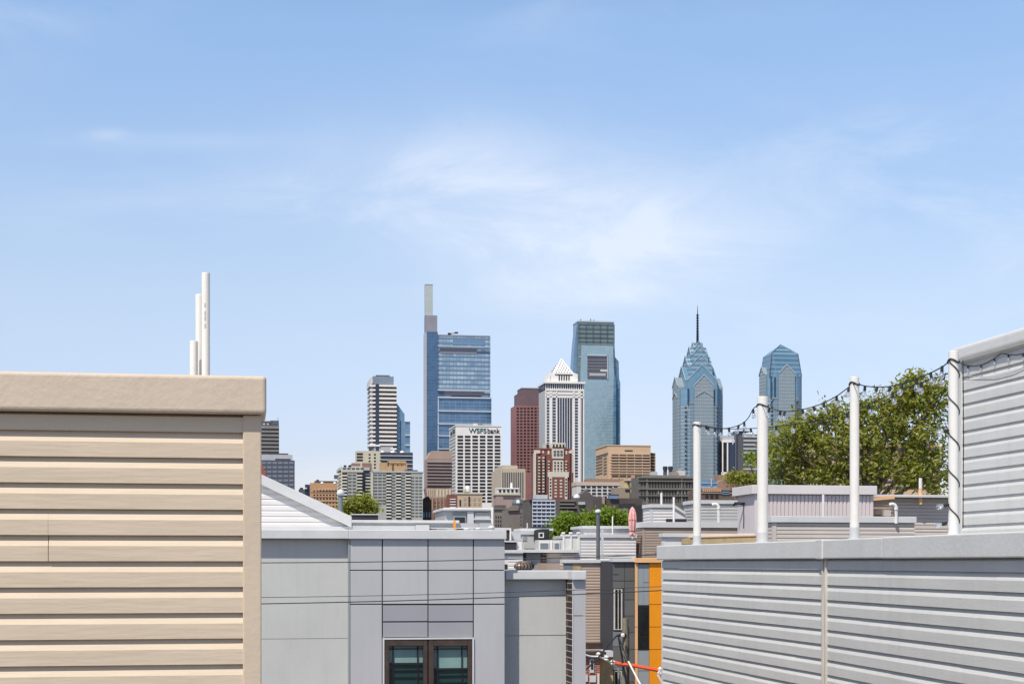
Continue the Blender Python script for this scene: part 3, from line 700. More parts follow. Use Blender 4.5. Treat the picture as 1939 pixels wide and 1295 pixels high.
b.body('panel', steel_panel, 1208, 1229, 1230, 1269, 0, .05); b.body('panel', steel_panel, 1208, 1229, 1270, None, 0, .05)
for q0, q1 in ((1066, 1143.5), (1144.5, 1186), (1187, 1228.5), (1229.5, None)): b.body('panel', orange, 1229.8, 1253.5, q0, q1, -.02, .05); b.body('panel', orange, 1254, 1300, q0, q1, -.02, .05)
wi = b.body('window', black_iron, 1209, 1228.8, 1145.5, 1229.5, -.02, .05)
b.body('pane', black_pane, 1211, 1226.8, 1149, 1202, -.03, -.02, parent=wi); b.body('pane', black_pane, 1211, 1226.8, 1204, 1226, -.03, -.02, parent=wi)
b.body('coping', pale_orange, 1203, 1300, 1056, 1065, -.12, .5, .01)
# utility pole with its lines
c = W(1184, 1170, 56)
o = empty('utility_pole', 'weathered wooden utility pole in front of the dark grey house', 'pole', (c.x, c.y, 0))
MB().tube([(0, 0, 0), (0, 0, c.z * .5), (0, 0, c.z)], .15, 12, .115).build('shaft', wood, o)
MB().box(.11, .135, -.12, -.08, 2, c.z - .3).build('conduit', black_iron, o)
c2 = W(1172, 1203, 55.7) - Vector((c.x, c.y, 0))
MB().tube([c2 + Vector((-.04, 0, 0)), c2 + Vector((.25, .2, .02))], .05, 8).build('bracket', black_iron, o)
MB().lathe([(.04, -.05), (.07, -.02), (.07, .05), (.03, .09)], 10, c=tuple(c2 + Vector((.13, -.1, 0)))).build('insulator', white_paint, o)
def line(name, lab, cat, pts, d, r, m_, extra=None, grp=None):
    wp = [W(px, py, d if not isinstance(d, (tuple, list)) else d[0] + (d[1] - d[0]) * i / (len(pts) - 1)) for i, (px, py) in enumerate(pts)]
    o = empty(name, lab, cat, wp[0], 0, grp)
    MB().tube(smooth_pts([p - wp[0] for p in wp], 4), r, 7).build('cable', m_, o)
    if extra: extra(o, wp)
line('service_cable', 'thick black cable slanting down left from the utility pole to the brick house', 'cable', [(1168, 1203), (1155, 1217), (1142, 1233), (1130, 1247), (1112, 1265), (1090, 1282)], (55.6, 50), .028, black_iron, grp='cables on the utility pole')
line('service_cable', 'thick black cable slanting down right from the utility pole, with a white lower end', 'cable', [(1170, 1203), (1180, 1227), (1190, 1252), (1202, 1275), (1215, 1300)], (55.5, 53), .026, black_iron,
     lambda o, wp: MB().tube([wp[2] - wp[0], wp[3] - wp[0], wp[4] - wp[0]], .031, 7).build('white_sleeve', white_paint, o), grp='cables on the utility pole')
line('service_cable', 'black cable hanging down beside the utility pole', 'cable', [(1171, 1205), (1177, 1240), (1182, 1270), (1187, 1300)], 55.4, .03, black_iron, grp='cables on the utility pole')
line('service_cable', 'white cable arching from the brick house to the foot of the utility pole', 'cable', [(1100, 1236), (1117, 1242), (1133, 1243), (1148, 1249), (1160, 1257), (1170, 1268), (1175, 1280), (1176, 1300)], (54, 55), .035, white_paint,
     lambda o, wp: [MB().lathe([(.03, -.09), (.08, -.05), (.05, 0), (.09, .04), (.03, .1)], 10, c=tuple(wp[i] - wp[0] + Vector((.0, -.05, .06)))).build('insulator', white_paint, o) for i in (2, 3, 4)], grp='cables on the utility pole')
line('line_guard', 'bright orange rubber guard sleeve on the line behind the utility pole', 'line guard', [(1162, 1253), (1176, 1257), (1196, 1259), (1222, 1264), (1250, 1269)], (57, 52), .065, orange_rubber,
     lambda o, wp: [MB().lathe([(.03, -.2), (.07, -.1), (.05, 0), (.08, .05), (.03, .12)], 10, c=tuple(wp[-1] - wp[0] + Vector((.0, 0, 0)))).build('end_clamp', white_paint, o)])
line('service_cable', 'pale cable dropping from the end of the orange sleeve beside the grey house', 'cable', [(1250, 1268), (1246, 1277), (1251, 1288), (1256, 1300)], 51.8, .035, white_paint, grp='cables on the utility pole')
# ------------------------------------------------------------------ roof level houses fifty metres away
def sided(name, lab, cat, pl, pr, q_top, q_cop, d, siding_m, cop_m=white_metal, depth=4., side_px=None, h=.12, trim=None, over=.1, q_bot=None, back_depth=None):
    b = Thing(name, lab, cat, pl, d)
    x1 = b.x(pr); T = depth if side_px is None else b.t(side_px)
    zk = b.z(q_cop, x1 / 2); zt = b.z(q_top, x1 / 2); zb = 0. if q_bot is None else b.z(q_bot, x1 / 2)
    MB().box(.012, x1, .012, T, zb, zk - .006).build('wall', siding_m, b.root)
    zs = max(zb, zk - 4.)
    MB().siding('x', .06, x1, zs, zk - .004, h, 0, .034).build('siding', siding_m, b.root)
    MB().siding('y', .06, T, zs, zk - .004, h, 0, .034).build('siding', siding_m, b.root)
    MB().box(-.045, .07, -.045, .07, zs, zk - .004).build('corner_trim', trim or cop_m, b.root)
    MB().box(-over, x1 + .04, -over, T, zk, zt).build('coping', cop_m, b.root, .012)
    return b
# right half, from the front to the back
wl = Thing('roof_parapet', 'low white roof wall with a tan inner face, beside the two slimmer white posts', 'wall', 1258, 40)
wl.body('wall', white_siding, 1258, 1428, 1017, None, 0, .3); wl.body('coping', white_metal, 1256, 1430, 1009.5, 1017, -.06, .4, .01)
wl.poly('inner_face', tan_stone, [(1292, 1030), (1292, 1020), (1306, 1018), (1432, 1014), (1432, 1030)], -.12, -.02)
wl.poly('inner_trim', pale_orange, [(1306, 1018.2), (1306, 1016.2), (1432, 1012.5), (1432, 1014.5)], -.14, -.0)
sided('brown_house', 'brown sided house with a white parapet cap left of the lilac roof house', 'house', 1218, 1420, 988.5, 999, 75, brown_siding, depth=8, side_px=1204, h=.125, trim=brown_siding)
sided('taupe_house', 'taupe sided house with a white parapet cap in front of the lilac roof house', 'house', 1465, 1731, 977.5, 989.5, 47, taupe_siding, depth=5, side_px=1453, h=.118, trim=taupe_siding)
sided('beige_roof_house', 'long taupe sided house with a shaded parapet under the tree, beside the wired post', 'house', 1640, 1930, 938, 943, 54, taupe_siding, depth=6, h=.118, trim=pale_orange, over=.45)
b = Thing('brown_roof_box', 'brown sided roof box with a sloped top left of the bent white pipe', 'roof structure', 1600, 52)
b.poly('wall', brown_siding, [(1600, 990), (1600, 952), (1690, 944), (1692, 990)], 0, .5)
mb = MB()
for i in range(6):
    q = 953.5 + i * 6.2; xx0, xx1, zt_, zb_ = b.rect(1600, 1690, q, q + 3.4, -.03); mb.box(xx0, xx1, -.03, .0, zb_, zt_)
mb.build('siding', brown_siding, b.root)
b.poly('coping', pale_orange, [(1598, 947), (1694, 938), (1694, 944), (1598, 952.5)], -.12, .6)
b.body('vent_hood', turbine, 1659, 1671, 965, 974, -.25, 0); b.body('meter_box', taupe_siding, 1674, 1687, 965, 977, -.2, 0)
# bent white pipes
for px, q0, q1, d, lab in ((1697, 954, 978, 47.5, 'white pipe bent over at its top, in front of the shaded taupe wall'), (1361, 954, 990, 78, 'white pipe bent over at its top, beside the small leafy bush')):
    c = W(px, q1, d); h = (q1 - q0) / F * d; r = 3.2 / F * d
    e = empty('bent_pipe', lab, 'pipe', c, 0, 'bent white vent pipes')
    k = r * 2.4
    MB().tube([(0, 0, -.2), (0, 0, h - k)] + [(-k + k * math.cos(a), 0, h - k + k * math.sin(a)) for a in (R(25), R(50), R(75), R(100), R(130))], r, 12).build('tube', white_paint, e)
    MB().lathe([(r * 1.25, h - k - .05), (r * 1.25, h - k + .02)], 12).build('joint_collar', white_paint, e)
# lilac roof house
b = Thing('lilac_roof_house', 'lilac corrugated metal roof house with a lamp hook on its plain side', 'roof structure', 1430, 50)
x1 = b.x(1655); T = b.t(1396); zk, zt = b.z(936, x1 / 2), b.z(919, x1 / 2)
MB().box(.01, x1, .04, T, 9, zk - .004).build('wall', lilac, b.root)
n = 30; pr = []
for i in range(n):
    xa = .09 + i * (x1 - .09) / n; wq = (x1 - .09) / n
    pr += [(xa, .036), (xa + wq * .12, .0), (xa + wq * .78, .0), (xa + wq * .9, .036)]
mb = MB()
vs = [(x, y, z) for z in (9, zk - .02) for x, y in pr]; m_ = len(pr)
mb.add(vs, [(i, i + 1, m_ + i + 1, m_ + i) for i in range(m_ - 1)]); mb.build('corrugated_sheet', lilac, b.root, fix=False)
MB().box(-.02, .10, -.02, .06, 9, zk - .004).build('corner_trim', M('lilac_trim', (.60, .55, .55), var=.04), b.root)
MB().box(-.14, x1 + .06, -.12, T + .12, zk, zt).build('coping', M('pinkish_coping', (.62, .585, .57), var=.05), b.root, .012)
b.body('side_bracket', white_metal, 1393, 1401, 931, 945, T - .02, T + .1)
tl = b.t(1409)
mb = MB().box(-.09, 0, tl - .05, tl + .05, b.z(956, 0, tl), b.z(951, 0, tl))
mb.tube([(-.08, tl, b.z(953, 0, tl)), (-.25, tl + .15, b.z(952, 0, tl)), (-.3, tl + .2, b.z(957, 0, tl))], .04, 8)
mb.build('wall_lamp', black_iron, b.root)
MB().tube([(-.04, tl - .03, b.z(954, 0, tl)), (-.03, tl - .05, b.z(975, 0, tl)), (-.03, tl - .02, b.z(1000, 0, tl))], .014, 6).build('lamp_cord', black_iron, b.root)
# white and grey roof houses left of the lilac one
b = sided('grey_roof_house', 'pale grey sided roof house with a white parapet cap behind the slimmest post', 'roof structure', 1318, 1400, 947, 954, 82, grey_lap, depth=4, side_px=1296, h=.16)
b = sided('white_roof_house', 'white sided roof house with a sloping parapet at its right, behind two thin pipes', 'roof structure', 1233, 1276, 954.5, 961, 82, white_siding, depth=4, side_px=1219, h=.16)
b.poly('sloped_coping', white_metal, [(1276, 954.5), (1298, 969), (1298, 974), (1276, 961)], -.1, .2)
b.poly('low_wall', white_siding, [(1276, 961), (1298, 974), (1298, 1010), (1276, 1010)], 0, .3)
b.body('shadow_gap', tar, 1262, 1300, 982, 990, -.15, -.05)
# flat brick patch under the bush, behind the grey roof house
# ------------------------------------------------------------------ middle, around the bright trees
b = sided('white_sided_house', 'white sided house with a white parapet cap between the dark flue and the pink umbrella', 'house', 1096, 1204, 1011.5, 1018, 75, white_siding, depth=6, h=.145)
b = sided('white_roof_wall', 'taller white sided roof wall behind the dark flue, below the bright trees', 'roof structure', 1108, 1196, 995.5, 1001, 80, white_siding, depth=3, h=.17, over=.15)
b.body('corner_post', white_metal, 1139, 1143, 1002, 1050, -6.3, -6.2)
um = W(1197.5, 1016, 74.5)
e = empty('patio_umbrella', 'folded pink patio umbrella standing on the white sided house roof', 'umbrella', um)
s1 = 74.5 / F
MB().lathe([(1.4 * s1, -.1), (1.4 * s1, 10 * s1)], 8).build('pole', white_paint, e)
mb = MB(); pts_ = [(2.5, 8), (5.5, 12), (6.5, 22), (7, 34), (6, 44), (4, 52), (1.2, 56), (.3, 57)]; vs = []; n = 16
for r_, z_ in pts_:
    for j in range(n):
        a = 2 * math.pi * j / n; k = r_ * (1 + (.16 if j % 2 else -.16)); vs.append((k * s1 * math.cos(a), k * s1 * math.sin(a), z_ * s1))
mb.add(vs, [(i * n + j, i * n + (j + 1) % n, (i + 1) * n + (j + 1) % n, (i + 1) * n + j) for i in range(len(pts_) - 1) for j in range(n)])
mb.build('canopy', pink_cloth, e)
MB().tube([(6.3 * s1 * math.cos(a), 6.3 * s1 * math.sin(a), (30 - 2 * math.sin(a)) * s1) for a in [i * math.pi / 6 for i in range(13)]], .9 * s1, 6).build('tie_strap', M('dark_red_cloth', (.35, .06, .06)), e)
mb = MB()
for i in range(7): mb.lathe([(.5 * s1, 0), (2.6 * s1, 3 * s1), (1.5 * s1, 7 * s1), (.3 * s1, 9 * s1)], 7, c=(((i % 4) - 1.5) * 2.6 * s1, ((i // 4) - .5) * 3 * s1, (i % 3) * 2 * s1))
mb.build('hanging_hem', pink_cloth, e)
b = Thing('planter_fence', 'white roof fence panel with three finial posts beside the bright trees', 'fence', 1064, 72)
b.body('panel', M('cream_panel', (.60, .60, .56), var=.05), 1067, 1096, 1015, 1042, 0, .05); b.body('rail', white_paint, 1062, 1098, 1011.5, 1015, -.05, .1)
for p in (1067.5, 1081.5, 1096):
    b.body('post', white_paint, p - 1.6, p + 1.6, 1011, 1042, -.04, .1); b.body('post_cap', white_paint, p - 2.8, p + 2.8, 1007, 1011, -.08, .14, .02)
b = sided('pale_roof_house', 'pale grey roof house with a stucco front left of the black roof box', 'roof structure', 990, 1021, 1004, 1012, 78, flash_metal, depth=3, h=.3)
b.body('stucco_front', stucco, 992, 1019, 1016, 1038, -.06, 0)
b.body('rear_coping', white_metal, 985, 1048, 1000, 1004, 1, 3)
b.body('shade_notch', steel_panel, 990, 998, 1016, 1024, -.08, -.06)
b = Thing('black_roof_box', 'black curved roof box with a white square frame on its side', 'roof structure', 1018, 77)
b.poly('body', tar, [(1018, 1024), (1018, 1004), (1026, 1001), (1040, 1001), (1041, 1024)], 0, 1.5)
for a in ((1020, 1022, 1008, 1018), (1028, 1030, 1008, 1018), (1022, 1028, 1008, 1010), (1022, 1028, 1016, 1018)): b.body('square_frame', white_paint, *a, -.06, 0)
b = Thing('roof_windows', 'row of low white framed roof windows beside the cream fence panel', 'window', 1020, 74)
b.body('wall', flash_metal, 1020, 1066, 1022, 1042, 0, 1)
for p0, p1 in ((1021, 1040), (1048, 1060)):
    wi = b.body('window', white_paint, p0, p1, 1025, 1041, -.05, 0); b.body('pane', slate_blue, p0 + 2, p1 - 1.5, 1028, 1039.5, -.065, -.05, parent=wi)
b.body('frame', white_paint, 1042, 1046, 1023, 1042, -.07, 0)
b = Thing('long_parapet', 'long white parapet over a dark recess and white siding, behind the turbine vent', 'house', 989, 69)
b.body('coping', white_metal, 986, 1098, 1040, 1046, -.25, .6, .01)
b.body('wall', grey_lap, 990, 1098, 1046, None, .3, 6)
b.body('recess', steel_panel, 996, 1024, 1047, 1090, .02, .3); b.body('door', slate_blue, 997, 1023, 1049, 1058, -.02, .02)
b.body('end_post', tar, 991, 996, 1046, 1090, -.0, .3); b.body('brick_pier', dark_brick, 1025, 1035, 1047, 1090, -.05, .3)
MB().siding('x', b.x(1035), b.x(1098), b.z(1100), b.z(1047), .16, .2, .025).build('siding', white_siding, b.root)
b.body('lower_flashing', white_metal, 1062, 1098, 1052, 1058, .05, .3)
b = Thing('left_roof_box', 'low white roof wall with a dark square opening, just right of the lavender house', 'roof structure', 935, 66)
b.body('wall', white_siding, 935, 990, 1046, None, 0, 3); b.body('coping', white_metal, 935, 991, 1042, 1047, -.12, .4, .01)
b.body('dark_band', steel_panel, 935, 990, 1048, 1052, -.02, 0); b.body('dark_vent', tar, 955, 961, 1068, 1077, -.02, .02)
MB().siding('x', b.x(962), b.x(990), b.z(1100), b.z(1053), .16, 0, .025).build('siding', white_siding, b.root)
b = Thing('dark_roof_box', 'dark flat roof box on a white ledge, right of the lavender house coping', 'roof structure', 940, 73)
b.body('side', tar, 940, 978, 1026, 1041, 0, 2); b.body('rim', white_metal, 938, 979, 1023.5, 1026, -.05, 2.1); b.body('ledge', white_metal, 938, 992, 1041, 1046, -.3, 2)
b.body('panel', white_siding, 978, 988, 1025, 1041, .1, 2)
b = Thing('grey_roof_box', 'grey roof box with a white rim and a dark right end, behind the vent caps', 'roof structure', 930, 75)
b.body('side', flash_metal, 930, 957, 1004, 1030, 0, 2); b.body('dark_end', tar, 957.5, 966, 1003, 1022, -.02, 2); b.body('rim', white_metal, 928, 967, 999, 1003, -.1, 2.1)
b.body('low_panel', flash_metal, 967, 986, 1008, 1023, .3, 2); b.body('end_post', white_paint, 965.5, 968, 1000, 1023, -.15, .1)

# ------------------------------------------------------------------ trees
leaf_a = leaf_mat('leaf_green', (.15, .205, .018), (.26, .31, .03), (.40, .37, .08))
leaf_b = leaf_mat('leaf_bright', (.13, .22, .012), (.21, .31, .02), (.30, .38, .05))
bark = M('bark', (.22, .165, .11), rough=.95, var=.3, scale=6)
def tree(name, lab, px, d, trunk_r, crowns, nclus, per, size, lm, group=None, twig=0, zfork=None):
    """crowns: ellipsoids (px, py, rx, ry) in photo pixels at the tree's distance"""
    base = W(px, HY, d); rr = random.Random(int(px))
    e = empty(name, lab, 'tree', (base.x, base.y, 0), 0, group)
    s = d / F; els = []
    for cx, cy, rx, ry in crowns:
        c = W(cx, cy, d); els.append((Vector((c.x - base.x, rr.uniform(-.3, .3) * rx * s, c.z)), rx * s, min(rx, ry * 1.3) * s, ry * s))
    mb = MB(); zf = zfork or (min(c.z - c_ for c, a, b_, c_ in els) - .6)
    fork = Vector((0, 0, zf))
    mb.tube([(0, 0, 0), (.06, 0, zf * .5), fork], trunk_r, 10, trunk_r * .75)
    tips = []
    for c, a, b_, c_ in els:
        m1 = fork.lerp(c, .5) + Vector((rr.uniform(-.2, .2), rr.uniform(-.2, .2), .1))
        mb.tube(smooth_pts([fork, m1, c], 4), trunk_r * .5, 7, trunk_r * .16)
        for k in range(9):
            v = Vector((rr.gauss(0, 1), rr.gauss(0, 1), rr.gauss(.35, .9))).normalized()
            tip = c + Vector((v.x * a, v.y * b_, v.z * c_)) * rr.uniform(.75, 1.05)
            st_ = c.lerp(m1, rr.uniform(0, .6)); md = st_.lerp(tip, .5) + Vector((rr.uniform(-.1, .1), rr.uniform(-.1, .1), rr.uniform(0, .15)))
            mb.tube([st_, md, tip], trunk_r * .16, 5, trunk_r * .04); tips.append((md, tip))
    mb.build('trunk', bark, e, fix=False)
    lv = MB()
    for i in range(nclus):
        c, a, b_, c_ = rr.choices(els, [q[1] * q[3] for q in els])[0]
        v = Vector((rr.gauss(0, 1), rr.gauss(0, 1), rr.gauss(0, 1))).normalized() * (rr.random() ** .42)
        if i % 4 == 0 and tips: md, tip = rr.choice(tips); p = md.lerp(tip, rr.uniform(.4, 1.08))
        else: p = c + Vector((v.x * a, v.y * b_, v.z * c_))
        out = (p - c).normalized() if (p - c).length > .01 else Vector((0, 0, 1))
        for k in range(per):
            q = p + Vector((rr.gauss(0, 1), rr.gauss(0, 1), rr.gauss(0, .8))) * size * .9
            nrm = (Vector((rr.gauss(0, 1), rr.gauss(0, 1), rr.gauss(.6, 1))) + out * .5).normalized()
            t1 = nrm.cross(Vector((rr.gauss(0, 1), rr.gauss(0, 1), rr.gauss(0, 1)))).normalized(); t2 = nrm.cross(t1); L = size * rr.uniform(.6, 1.25); w_ = L * .42
            lv.add([q - t1 * L * .5, q + t2 * w_ * .5 + nrm * L * .06, q + t1 * L * .55, q - t2 * w_ * .5 + nrm * L * .06], [(0, 1, 2, 3)])
    lv.build('crown', lm, e, fix=False)
    return e
tree('leafy_tree', 'big leafy tree with airy branch tips behind the lilac roof house and white posts', 1640, 72, .24,
     [(1500, 860, 75, 60), (1570, 840, 70, 75), (1640, 830, 70, 80), (1710, 810, 75, 80), (1765, 840, 60, 90), (1735, 750, 32, 42), (1690, 765, 45, 40), (1640, 900, 120, 40), (1760, 900, 70, 45), (1480, 900, 50, 30), (1550, 895, 60, 35), (1775, 760, 40, 45), (1600, 785, 40, 30), (1530, 800, 35, 25), (1732, 722, 12, 22), (1712, 745, 14, 18), (1786, 728, 10, 16), (1555, 785, 10, 14), (1478, 835, 38, 40), (1520, 815, 40, 30), (1600, 830, 60, 45), (1628, 765, 10, 14)],
     1250, 11, .27, leaf_a)
tree('small_tree', 'small olive green tree left of the thick white post, below the navy tower', 1405, 92, .1, [(1402, 906, 20, 11), (1384, 905, 10, 8), (1424, 908, 14, 9)], 170, 8, .20, leaf_a)
tree('small_tree', 'sprig of bright leaves just left of the thick white post', 1425, 92, .05, [(1421, 865, 10, 9), (1432, 868, 7, 7)], 34, 8, .22, leaf_b)
tree('bright_tree', 'rounded bright green tree behind the white fence panel', 1078, 90, .14, [(1078, 990, 26, 13), (1068, 1003, 20, 14), (1095, 1000, 20, 12), (1062, 1015, 10, 12)], 420, 9, .26, leaf_b, 'bright green trees')
tree('bright_tree', 'wide bright green tree behind the dark flue', 1145, 95, .14, [(1125, 985, 28, 13), (1155, 979, 26, 13), (1172, 985, 14, 10), (1105, 995, 16, 10), (1150, 995, 30, 8)], 460, 9, .27, leaf_b, 'bright green trees')
tree('roof_bush', 'small leafy bush in front of pale brick beside the lilac roof house', 1382, 84, .03, [(1380, 965, 8, 9), (1386, 975, 10, 9), (1376, 957, 5, 6)], 60, 7, .15, leaf_b)
tree('olive_tree', 'small feathery tree in front of the pale apartment block, right of the vent stack', 672, 120, .16, [(668, 958, 16, 10), (688, 954, 14, 14), (700, 962, 10, 10), (655, 965, 8, 8), (680, 968, 26, 8)], 330, 8, .34, leaf_a)
b = Thing('brick_wall', 'pale brick wall patch behind the small leafy bush', 'wall', 1364, 86)
b.body('face', brick_mat('pale_brick', (.50, .45, .40), (.42, .37, .33), (.25, .22, .2), 1, .5, .2), 1364, 1396, 956, 995, 0, .4); b.body('cap', white_metal, 1363, 1397, 953, 956, -.06, .45)
# ------------------------------------------------------------------ skyline, one and a half to two kilometres away
ctc_glass = curtain('blue_tower_glass', (.15, .24, .35), (.42, .52, .58), (.10, .17, .26), 4.6, 5.9, .10, .36, metal=.25)
ctc_core = curtain('navy_core_glass', (.045, .10, .19), (.075, .15, .26), (.07, .13, .22), 2.5, 4.3, .08, .1, metal=.3)
ctc_low = curtain('deep_blue_glass', (.06, .13, .23), (.12, .21, .33), (.20, .28, .38), 8., 4.3, .04, .1, metal=.3)
mauve = M('mauve_metal', (.25, .245, .29), rough=.6, var=.08, scale=.1)
c_white = M('city_white', (.74, .715, .68), rough=.8, var=.06, scale=.08)
c_offwhite = M('city_offwhite', (.56, .54, .51), rough=.8, var=.08, scale=.08)
c_lgrey = M('city_light_grey', (.42, .43, .44), rough=.8, var=.08, scale=.08)
c_silver = M('city_silver', (.50, .55, .60), rough=.4, metal=.2, var=.06, scale=.1)
c_dark = M('city_dark_glass', (.024, .022, .024), rough=.35, var=.5, scale=.12, spec=.2)
c_dark2 = M('city_grey_glass', (.07, .075, .09), rough=.2, var=.5, scale=.15, spec=.5)
c_navy = M('city_navy_glass', (.022, .032, .07), rough=.15, var=.4, scale=.15, spec=.5)
c_bluegl = curtain('blue_wing_glass', (.09, .19, .30), (.17, .29, .41), (.12, .21, .32), 2.5, 3.3, .1, .15, metal=.3)
sage = M('lantern_metal', (.40, .44, .43), rough=.5, var=.05, scale=.1)
def spire_things(): pass

# tallest glass tower with a slim lantern
b = Thing('skyscraper', 'tallest blue glass tower with a dark core slab and slim grey lantern on top', 'skyscraper', 829, 2050)
b.body('tower_body', ctc_glass, 829, 928.5, 636, None, 0, 38)
b.body('lower_body', ctc_low, 829, 930.5, 752, None, -2.5, 39)
b.body('core_slab', ctc_core, 808, 829, 628, None, -1.5, 24)
b.body('core_top', mauve, 806.5, 828, 597, 628, 0, 20)
b.body('core_edge', c_lgrey, 806, 808.6, 628, None, 0, 26)
b.body('lantern', sage, 805.2, 819.6, 540, 597, 4, 14); b.body('lantern_cap', mauve, 805.2, 819.8, 538.3, 540, 3.9, 14.1)
b.body('roof_edge', mauve, 829, 928, 634.6, 637, -.5, 38.5)
b.rects('metal_band', c_silver, [(829, 930.8, 751.5, 754.2), (829, 930.8, 777, 779.6), (829, 930.8, 801.5, 804), (829, 930.8, 824.5, 826.5), (829, 928, 655.5, 657), (829, 930, 737.5, 740), (829, 930, 849, 851)], -4, -2)
b.body('edge_fin', c_silver, 829, 831, 752, None, -3.3, -2.4)
b.bx('mechanical_band', mauve, 841, 916, 740, 749, -.8, .2); b.bx('mechanical_slot', c_dark, 855, 911, 749, 751, -1, .2)
b.bx('upper_louvre', mauve, 833, 903, 659, 669, -.8, .2); b.bx('upper_glass', c_bluegl, 858, 918, 644, 653, -.6, .2)
b.bx('left_bay', ctc_core, 829, 841, 740, 751.5, -.9, .2)
crane = MB(); xx0, xx1, zt_, zb_ = b.rect(848, 868, 630, 635, 8)
crane.tube([(xx0, 8, zb_ + 1), (xx1, 8, zb_ + 4)], .5, 5); crane.box(xx0, xx0 + 4, 7, 10, zb_, zb_ + 3); crane.box(xx0 + 9, xx0 + 13, 7, 9, zb_ + 2.4, zb_ + 4.4); crane.build('roof_crane', c_dark, b.root)

# blue glass tower with a square dark recess
cc_a = curtain('pale_blue_glass', (.25, .36, .415), (.32, .43, .48), (.27, .38, .435), 3., 4., .06, .14, metal=.3, wave=.25)
cc_b = curtain('grey_green_glass', (.13, .175, .18), (.19, .24, .245), (.09, .125, .13), 9., 7., .05, .13, metal=.25)
cc_c = curtain('deep_teal_glass', (.07, .16, .25), (.15, .28, .38), (.10, .20, .29), 3., 4., .1, .14, metal=.3, wave=.5)
b = Thing('skyscraper', 'pale blue glass tower with a grey glass top and a square dark recess', 'skyscraper', 1096, 2000)
xa = lambda q: (q - 607) * 0
b.poly('crown', cc_b, [(1094.5, 609), (1162.5, 609), (1165, 690), (1165, 900), (1096, 900), (1094, 690)], 1.5, 32)
b.poly('front_slab', cc_a, [(1101, 654.5), (1161, 654.5), (1164, 760), (1166, None), (1098, None), (1098, 760)], -1.5, 1.6)
b.poly('left_flank', c_bluegl, [(1092.5, 612), (1095, 612), (1096.5, 640), (1098, None), (1085.5, None), (1085.5, 690), (1088, 655)], 6, 24)
b.poly('right_flank', cc_c, [(1161, 672), (1168, 680), (1171.5, 684), (1172.5, 718), (1174.5, 724), (1175, None), (1161, None)], 4, 30)
b.poly('right_corner', cc_c, [(1162.5, 700), (1166.5, 720), (1166.5, None), (1160, None), (1161.5, 760)], -1.8, 4)
b.body('top_rail', c_silver, 1094, 1163, 607.5, 610, 1, 32.5)
b.rects('crown_rail', cc_a, [(1095.5, 1101, 674.5, 677)], .8, 1.6)
b.rects('crown_mullion', M('dark_mullion', (.05, .075, .085), rough=.5), [(1096 + k * 13.4, 1096.8 + k * 13.4, 614, 650) for k in range(6)] + [(1095, 1162, q, q + .9) for q in (614.5, 623, 631, 639, 647)], .9, 1.6)
rc = b.bx('recess', c_dark2, 1112.5, 1150, 673.5, 717.5, -2., -1.4)
for q in (681, 687, 693, 699, 706, 712): b.bx('recess_floor', mauve, 1112.5, 1150, q, q + 1.1, -2.3, -1.9)
b.bx('recess_lit_floor', c_offwhite, 1137, 1150, 699.5, 703.5, -2.35, -1.9); b.bx('recess_floor', c_lgrey, 1116, 1147, 707, 711, -2.3, -1.9)
b.bx('recess_frame', c_silver, 1111.5, 1151, 672, 673.8, -2.6, -1.4); b.bx('recess_frame', c_silver, 1149.8, 1151, 672, 718, -2.6, -1.4)
for p, q in ((1099, 604.5), (1118, 604), (1124, 605.5)): b.bx('roof_mast', c_dark, p, p + 1.4, q, 608, 10, 11)

# white tower with a lattice pyramid
b = Thing('skyscraper', 'white striped stone tower crowned by a pierced white pyramid', 'skyscraper', 1033, 1850)
T = b.t(1020.5)
b.body('tower_body', c_offwhite, 1033, 1106, 741, None, 0, T)
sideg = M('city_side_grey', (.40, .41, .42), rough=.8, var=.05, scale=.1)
b.body('loggia_back', c_navy, 1034, 1105, 726, 742, .8, T - 1)
b.rects('loggia_pier', c_white, [(1033 + k * 4.1, 1034.4 + k * 4.1, 726, 741) for k in range(18)], -.2, 1.2)
b.body('cornice', c_white, 1031, 1108.5, 722.3, 726, -2.5, T + 2)
b.rects('stone_band', c_white, [(1034, 1106, 736.5, 740), (1034, 1106, 744.5, 747), (1034, 1106, 750, 753)], -.6, .2)
b.rects('stone_pier', c_white, [(1033, 1035.2, 741, 1065), (1040.4, 1046, 741, 1065), (1052.6, 1055.4, 741, 1065), (1085, 1088.5, 741, 1065), (1094.6, 1099.5, 741, 1065), (1104.2, 1106.3, 741, 1065)], -.6, .1)
b.rects('glass_stripe', c_navy, [(1056.2 + k * 4.75, 1058.9 + k * 4.75, 754, 1065) for k in range(6)], -.35, .1)
b.rects('glass_stripe', c_dark2, [(1101.2, 1103.6, 742, 1065)], -.35, .1)
b.rects('stone_rib', c_white, [(1059.6 + k * 4.75, 1060.3 + k * 4.75, 753, 1065) for k in range(5)], -.7, .1)
wl_ = []
for q in range(0, 27): wl_ += [(1035.6, 1040.2, 754 + q * 5.6, 757 + q * 5.6), (1046.4, 1052.3, 754 + q * 5.6, 757.2 + q * 5.6), (1088.8, 1094.3, 754 + q * 5.6, 757.2 + q * 5.6)]
b.rects('window', c_navy, wl_, -.35, .1)
b.body('upper_tier', c_white, 1041, 1091.5, 706.5, 722.5, 3, T - 5)
b.rects('tier_slot', c_dark, [(1058 + k * 4.6, 1060 + k * 4.6, 711, 720.5) for k in range(5)], 2.6, 3.1); b.rects('tier_slot', c_dark, [(1051, 1084.5, 708.7, 710.2)], 2.5, 3.1)
b.body('tier_corner', c_white, 1086, 1094, 708, 722.5, 2, 6); b.body('tier_corner', c_white, 1037, 1041.5, 709, 722.5, 2, 6)
x0, x1 = b.x(1046.5, 4), b.x(1086.5, 4); zz0, zz1 = b.z(705.8, 20), b.z(674.5, 20)
